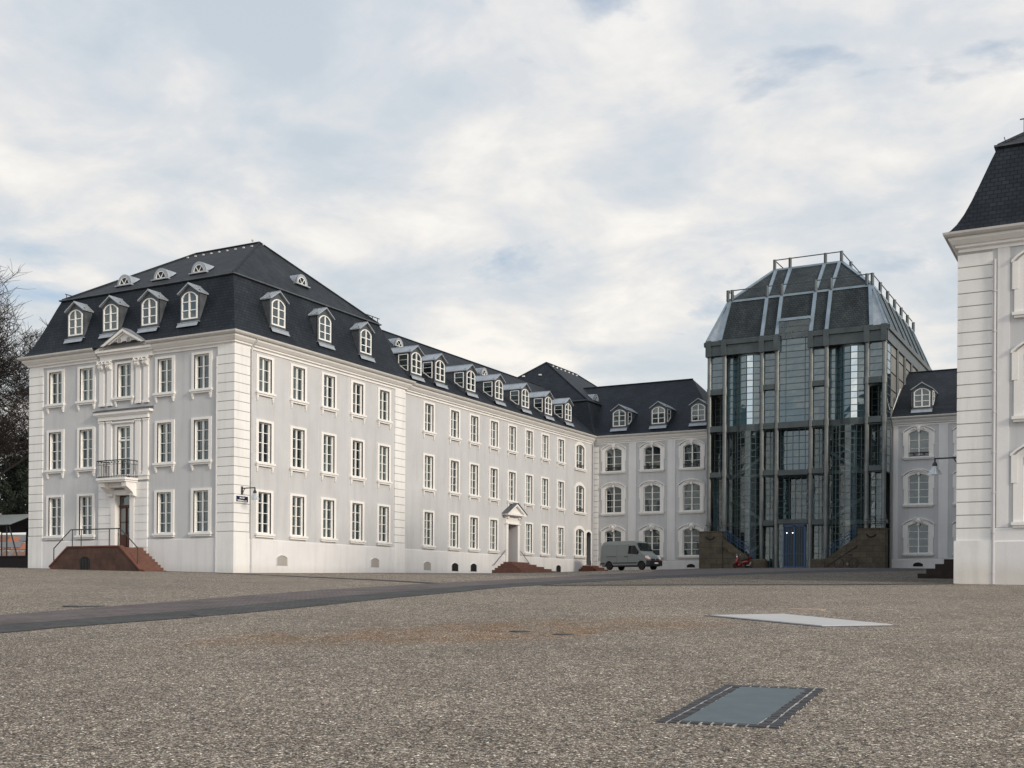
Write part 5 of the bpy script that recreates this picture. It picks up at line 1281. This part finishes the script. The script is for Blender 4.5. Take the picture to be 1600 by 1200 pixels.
# ================================================================== scooter, bicycle
def wheel(mb, x, r, t=.02, spokes=0, y=0., z=None):
    z = r if z is None else z; n = 24
    mb.tube([(x + r * math.cos(2 * math.pi * k / n), y, z + r * math.sin(2 * math.pi * k / n)) for k in range(n + 1)], t, 6, False)
SC = thing('motor_scooter', 'red motor scooter with white headlight parked by the left stone pier', 'scooter', (14.15, 39.7, gz(14.15, 39.7)), R(228)); SC.scale = (.82, .82, .82)
RP_ = simple('scooter_red', (.17, .006, .005), .22, spec=.7, var=.03); BK = simple('seat_black', (.015, .015, .017), .5)
for x in (-.62, .62):
    m = MB(); m.lathe((x, 0, .22), [(.12, -.05), (.20, -.05), (.225, 0), (.20, .05), (.12, .05)], 18, 'y'); wo = part('wheel', m, TYRE, SC, world=False); m = MB(); m.lathe((x, 0, .22), [(.12, -.04), (.12, .04)], 12, 'y'); link('rim', m.mesh('rim', LEAD), wo)
m = MB(); m.tube([(-.95, 0, .62), (-.80, 0, .60), (-.45, 0, .55), (-.15, 0, .50), (-.02, 0, .30)], [.05, .16, .20, .16, .08], 12); m.tube([(-.05, 0, .27), (.28, 0, .25), (.42, 0, .30)], [.16, .17, .12], 10)
m.tube([(.40, 0, .26), (.45, 0, .55), (.38, 0, .85), (.32, 0, 1.0)], [.13, .19, .16, .10], 12); m.tube([(.42, 0, .46), (.66, 0, .47), (.84, 0, .34)], [.06, .10, .05], 10); part('body', m, RP_, SC, world=False, smooth=True)
m = MB(); m.tube([(-.85, 0, .79), (-.55, 0, .80), (-.2, 0, .76), (-.08, 0, .70)], [.06, .12, .12, .07], 10); part('seat', m, BK, SC, world=False, smooth=True)
m = MB(); m.tube([(.25, -.34, 1.02), (.30, -.12, 1.05), (.33, 0, 1.06), (.30, .12, 1.05), (.25, .34, 1.02)], .022, 6); m.tube([(.55, .0, .5), (.62, 0, .22)], .03, 6); part('handlebar', m, BK, SC, world=False)
m = MB(); m.lathe((.40, 0, 1.04), [(.02, -.02), (.09, .0), (.08, .05), (.02, .08)], 12, 'x'); part('headlight', m, simple('scooter_lamp', (.85, .85, .85), .1, var=.02), SC, world=False)
for s_ in (-1, 1):
    m = MB(); m.tube([(.28, .2 * s_, 1.05), (.26, .3 * s_, 1.22)], .01, 5); m.lathe((.27, .3 * s_, 1.25), [(.02, -.02), (.07, 0), (.02, .02)], 10, 'x'); part('mirror', m, LEAD, SC, world=False)
m = MB(); m.box(-.98, -.97, -.1, .1, .42, .60); part('number_plate', m, WPAINT, SC, world=False)
m = MB(); m.box(-1.1, -.78, -.19, .19, .84, 1.12); part('top_box', m, simple('dark_red_box', (.10, .01, .012), .4), SC, world=False, bev=.06)
m = MB(); m.tube([(-.5, .15, .25), (-.85, .17, .30)], [.04, .05], 8); part('exhaust', m, LEAD, SC, world=False)
BI = thing('bicycle', 'dark bicycle leaning in front of the right outer stair of the glass building', 'bicycle', (21.75, 40.55, gz(21.75, 40.55)), R(180))
for x in (-.53, .53):
    m = MB(); wheel(m, x, .34, .02); wo = part('wheel', m, TYRE, BI, world=False); s = MB()
    for k in range(12): t = math.pi * k / 6; s.tube([(x, 0, .34), (x + .32 * math.cos(t), 0, .34 + .32 * math.sin(t))], .003, 3)
    s.lathe((x, 0, .34), [(.03, -.04), (.03, .04)], 8, 'y'); link('spokes', s.mesh('spokes', STEELL), wo)
m = MB(); bb, st_, hd, rr, ff = (-.08, 0, .30), (-.22, 0, .82), (.36, 0, .84), (-.53, 0, .34), (.53, 0, .34)
for p, q in ((bb, st_), (bb, (.38, 0, .72)), (st_, hd), (bb, rr), (st_, rr), (hd, (.40, 0, .66))): m.tube([p, q], .018, 6)
part('frame', m, simple('bike_paint', (.05, .035, .035), .4), BI, world=False)
m = MB(); m.tube([(.36, 0, .84), (.42, 0, .62), ff], .015, 6); part('fork', m, STEELL, BI, world=False)
m = MB(); m.tube([(.35, 0, .84), (.34, 0, .98)], .015, 6); m.tube([(.22, -.28, .97), (.36, -.2, 1.0), (.36, .2, 1.0), (.22, .28, .97)], .014, 6); part('handlebar', m, STEELL, BI, world=False)
m = MB(); m.tube([(-.22, 0, .80), (-.25, 0, .93)], .013, 6); m.tube([(-.40, 0, .95), (-.25, 0, .96), (-.10, 0, .95)], [.07, .05, .02], 8); part('saddle', m, BK, BI, world=False)
m = MB(); m.lathe((-.08, 0, .30), [(.09, .03), (.09, .04)], 14, 'y'); m.tube([(-.08, .05, .30), (-.08, .07, .14), (-.08, .15, .14)], .012, 5); m.tube([(-.08, -.05, .30), (-.08, -.07, .46), (-.08, -.15, .46)], .012, 5); part('crankset', m, STEELL, BI, world=False)

# ================================================================== left background: parapet, tent, trees, far town
BARK = simple('bark', (.022, .018, .017), .9, var=.3, scale=8)
m = MB(); m.box(-60, -17, 8.0, 8.35, -.3, 1.18); m.box(-60.05, -17, 7.95, 8.4, 1.18, 1.27)
tag(link('parapet_wall', m.mesh('parapet_wall', simple('dark_wall', (.018, .014, .014), .9))), 'low dark parapet wall at the left edge, before the distant town', 'wall')
CV = thing('canopy', 'pale sloping fabric canopy at the far left, beside the corner pavilion', 'canopy', (-38, 14, gz(-38, 14)))
m = MB()
c0, c1, c2, c3, c4_, c5 = (-42., 12, 3.74), (-32.35, 12, 3.70), (-35.4, 17, 4.92), (-44., 17, 4.94), (-38.5, 22, 3.9), (-46., 22, 3.9)
for q in ((c0, c1, c2, c3), (c3, c2, c4_, c5)): m.face(q)
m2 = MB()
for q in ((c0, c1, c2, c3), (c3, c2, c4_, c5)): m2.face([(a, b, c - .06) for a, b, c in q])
part('fabric', m, simple('canvas', (.34, .35, .32), .8, var=.08), CV); part('underside_shade', m2, simple('canvas_under_shade', (.03, .03, .03), .9), CV)  # near-black second sheet puts the shade under the canopy into its colour
m = MB()
for x, y, z in ((-41.8, 12.1, 3.7), (-32.7, 12.1, 3.65), (-38.3, 21.8, 3.85), (-45.8, 21.8, 3.85)): m.tube([(x, y, .2), (x, y, z)], .05, 6)
m.tube([(-31.0, 12.0, .3), (-32.3, 12.0, 3.6)], .05, 6); m.tube([c0, c1], .05, 6); part('frame', m, IRON, CV)
def bare_tree(x, y, h, seed, label, spread=1.):
    random.seed(seed); T_ = thing('bare_tree', label, 'tree', (x, y, gz(x, y))); tr = MB(); cr = MB()
    def grow(p, d, L, r, lv):
        n = 5; pts = [p.copy()]; rs = [r]; q = p.copy(); dd_ = d.copy()
        for i in range(n):
            dd_ = (dd_ + Vector((random.uniform(-.22, .22), random.uniform(-.22, .22), random.uniform(-.08, .16)))).normalized(); q = q + dd_ * L / n; pts.append(q.copy()); rs.append(r * (1 - .55 * (i + 1) / n))
        (tr if lv < 2 else cr).tube(pts, rs, 8 if lv < 1 else (5 if lv < 3 else 3), False)
        if lv >= 5: return
        k = {0: 10, 1: 7, 2: 6, 3: 6, 4: 6}[lv]
        for j in range(k):
            t = random.uniform(.3 if lv else .28, 1.0); i = min(int(t * n), n - 1); f_ = t * n - i; s0 = pts[i].lerp(pts[i + 1], f_)
            ax = Vector((random.uniform(-1, 1), random.uniform(-1, 1), random.uniform(-.25, .6))).normalized()
            nd = (dd_ * .75 + ax * (.85 + .15 * lv) * spread).normalized()
            grow(s0, nd, L * random.uniform(.52, .74), max(.02, rs[i] * random.uniform(.45, .62)), lv + 1)
    grow(Vector((0, 0, 0)), Vector((.03, 0, 1)), h * .45, h * .013, 0)
    part('trunk', tr, BARK, T_, world=False, fix=False); part('crown', cr, BARK, T_, world=False, fix=False); return T_
bare_tree(-42.0, 15, 25.5, 5, 'tall leafless tree with tangled branches left of the pavilion')
bare_tree(-60, 30, 24, 11, 'leafless tree standing farther back behind the tall one at the left edge')
def leafmat(name, c):
    m, g, b = newmat(name); oi = g.n('ShaderNodeNewGeometry'); r_ = g.ramp(g.n('ShaderNodeTexNoise', {'Vector': (oi, 'Position'), 'Scale': 1.6, 'Detail': 4.0}), [(.3, tuple(q * .45 for q in c)), (.7, tuple(q * 1.5 for q in c))]); setin(g, b, 'Base Color', r_); b.inputs['Roughness'].default_value = .7; return m
LEAF = leafmat('evergreen_leaves', (.022, .034, .022))
def evergreen(x, y, h, rad, seed, label):
    random.seed(seed); T_ = thing('evergreen_tree', label, 'tree', (x, y, gz(x, y))); tr = MB(); tr.tube([(0, 0, 0), (.1, 0, h * .5), (0, 0, h * .85)], [.22, .15, .04], 8); cl = MB()
    for k in range(40):
        a = random.uniform(0, 6.28); zz = h * (.44 + .54 * random.random()); rr = rad * math.sqrt(max(.05, 1 - ((zz / h - .45) / .58) ** 2)) * random.uniform(.45, 1.); c = Vector((rr * math.cos(a), rr * math.sin(a), zz)); s_ = random.uniform(.5, .95)
        if k % 2 == 0: tr.tube([(0, 0, zz * .8), tuple(c * .9)], [.06, .02], 4)
        for j in range(230):
            v = Vector((random.gauss(0, 1), random.gauss(0, 1), random.gauss(0, .75))).normalized() * s_ * random.random() ** .4; p = c + v; d1 = Vector((random.uniform(-1, 1), random.uniform(-1, 1), random.uniform(-1, .4))).normalized() * .14; d2 = d1.orthogonal().normalized() * .06
            cl.face([p - d1, p + d2, p + d1, p - d2])
    part('trunk', tr, BARK, T_, world=False, fix=False); part('crown', cl, LEAF, T_, world=False, fix=False)
evergreen(-41.5, 21, 9.4, 3.3, 2, 'dark evergreen tree nearest to the pavilion, above the canopy')
evergreen(-47, 22, 9.8, 3.6, 4, 'dark evergreen tree at the photo\'s left edge, above the canopy')
# far hillside with houses across the valley
C0 = Vector((40.508, -44.95, -.974))
def polar(px, dist):
    d = (F + Rt * ((px - 800) / 1808.391)); return C0 + d * dist
mb = MB(); random.seed(1); cols_ = 14; rws = 7
for r_ in range(rws):
    dist = 300 + r_ * 75
    for c_ in range(cols_):
        px_ = -520 + c_ * 60; p = polar(px_, dist); z = -6 + r_ * 6.6 + random.uniform(-.8, .8); mb.v.append((p.x, p.y, z))
for r_ in range(rws - 1):
    for c_ in range(cols_ - 1): mb.f.append((r_ * cols_ + c_, r_ * cols_ + c_ + 1, (r_ + 1) * cols_ + c_ + 1, (r_ + 1) * cols_ + c_)); mb.mi.append(0)
tag(link('hillside', mb.mesh('hillside', simple('hill_green', (.13, .14, .10), .95, var=.4, scale=.05), True)), None, None, kind='structure')
hm_w = [simple('house_white', (.62, .60, .56), .8), simple('house_cream', (.50, .42, .33), .8), simple('house_grey', (.42, .42, .42), .8)]; hm_r = [simple('tile_red', (.30, .12, .07), .85), simple('tile_brown', (.16, .09, .07), .85), simple('tile_grey', (.14, .14, .15), .85)]
hl = ['white house with red roof', 'cream house with brown roof', 'grey house with dark roof']
random.seed(9); k_ = 0
for r_ in range(5):
    for c_ in range(4):
        px_ = -2 + c_ * 14.5 + random.uniform(-3, 3) + (r_ % 2) * 5; t_ = .3 + r_ * .92; dist = 300 + t_ * 75; p = polar(px_, dist); zg = -6 + t_ * 6.6
        a = (c_ + r_) % 3; b = (a + c_ // 3 + (r_ % 2)) % 3
        H = thing('town_house', '%s house with %s roof, %s in the %s row of distant houses' % (['white', 'cream', 'grey'][a], ['red', 'brown', 'dark'][b], ['leftmost', 'second from left', 'third from left', 'rightmost'][c_], ['lowest', 'second', 'middle', 'fourth', 'highest'][r_]), 'house', (p.x, p.y, zg), random.uniform(.2, .9), 'distant houses on the hillside')
        w_, d_, h_ = random.uniform(4, 6.5), random.uniform(3.5, 5), random.uniform(2.4, 3.6)
        m = MB(); m.box(-w_, w_, -d_ / 2 - 2, d_ / 2 + 2, -3, h_); part('wall', m, hm_w[a], H, world=False)
        m = MB(); m.prism([(-d_ / 2 - 2.6, h_), (d_ / 2 + 2.6, h_), (0, h_ + 2.8)], -w_ - .5, w_ + .5, 'x'); part('roof', m, hm_r[b], H, world=False)
        m = MB()
        for q in range(4): x = -w_ + 1.3 + q * (2 * w_ - 2.6) / 3; m.box(x - .5, x + .5, -d_ / 2 - 2.05, -d_ / 2 - 1.99, .6, 2.0)
        part('windows', m, GLASS, H, world=False); k_ += 1
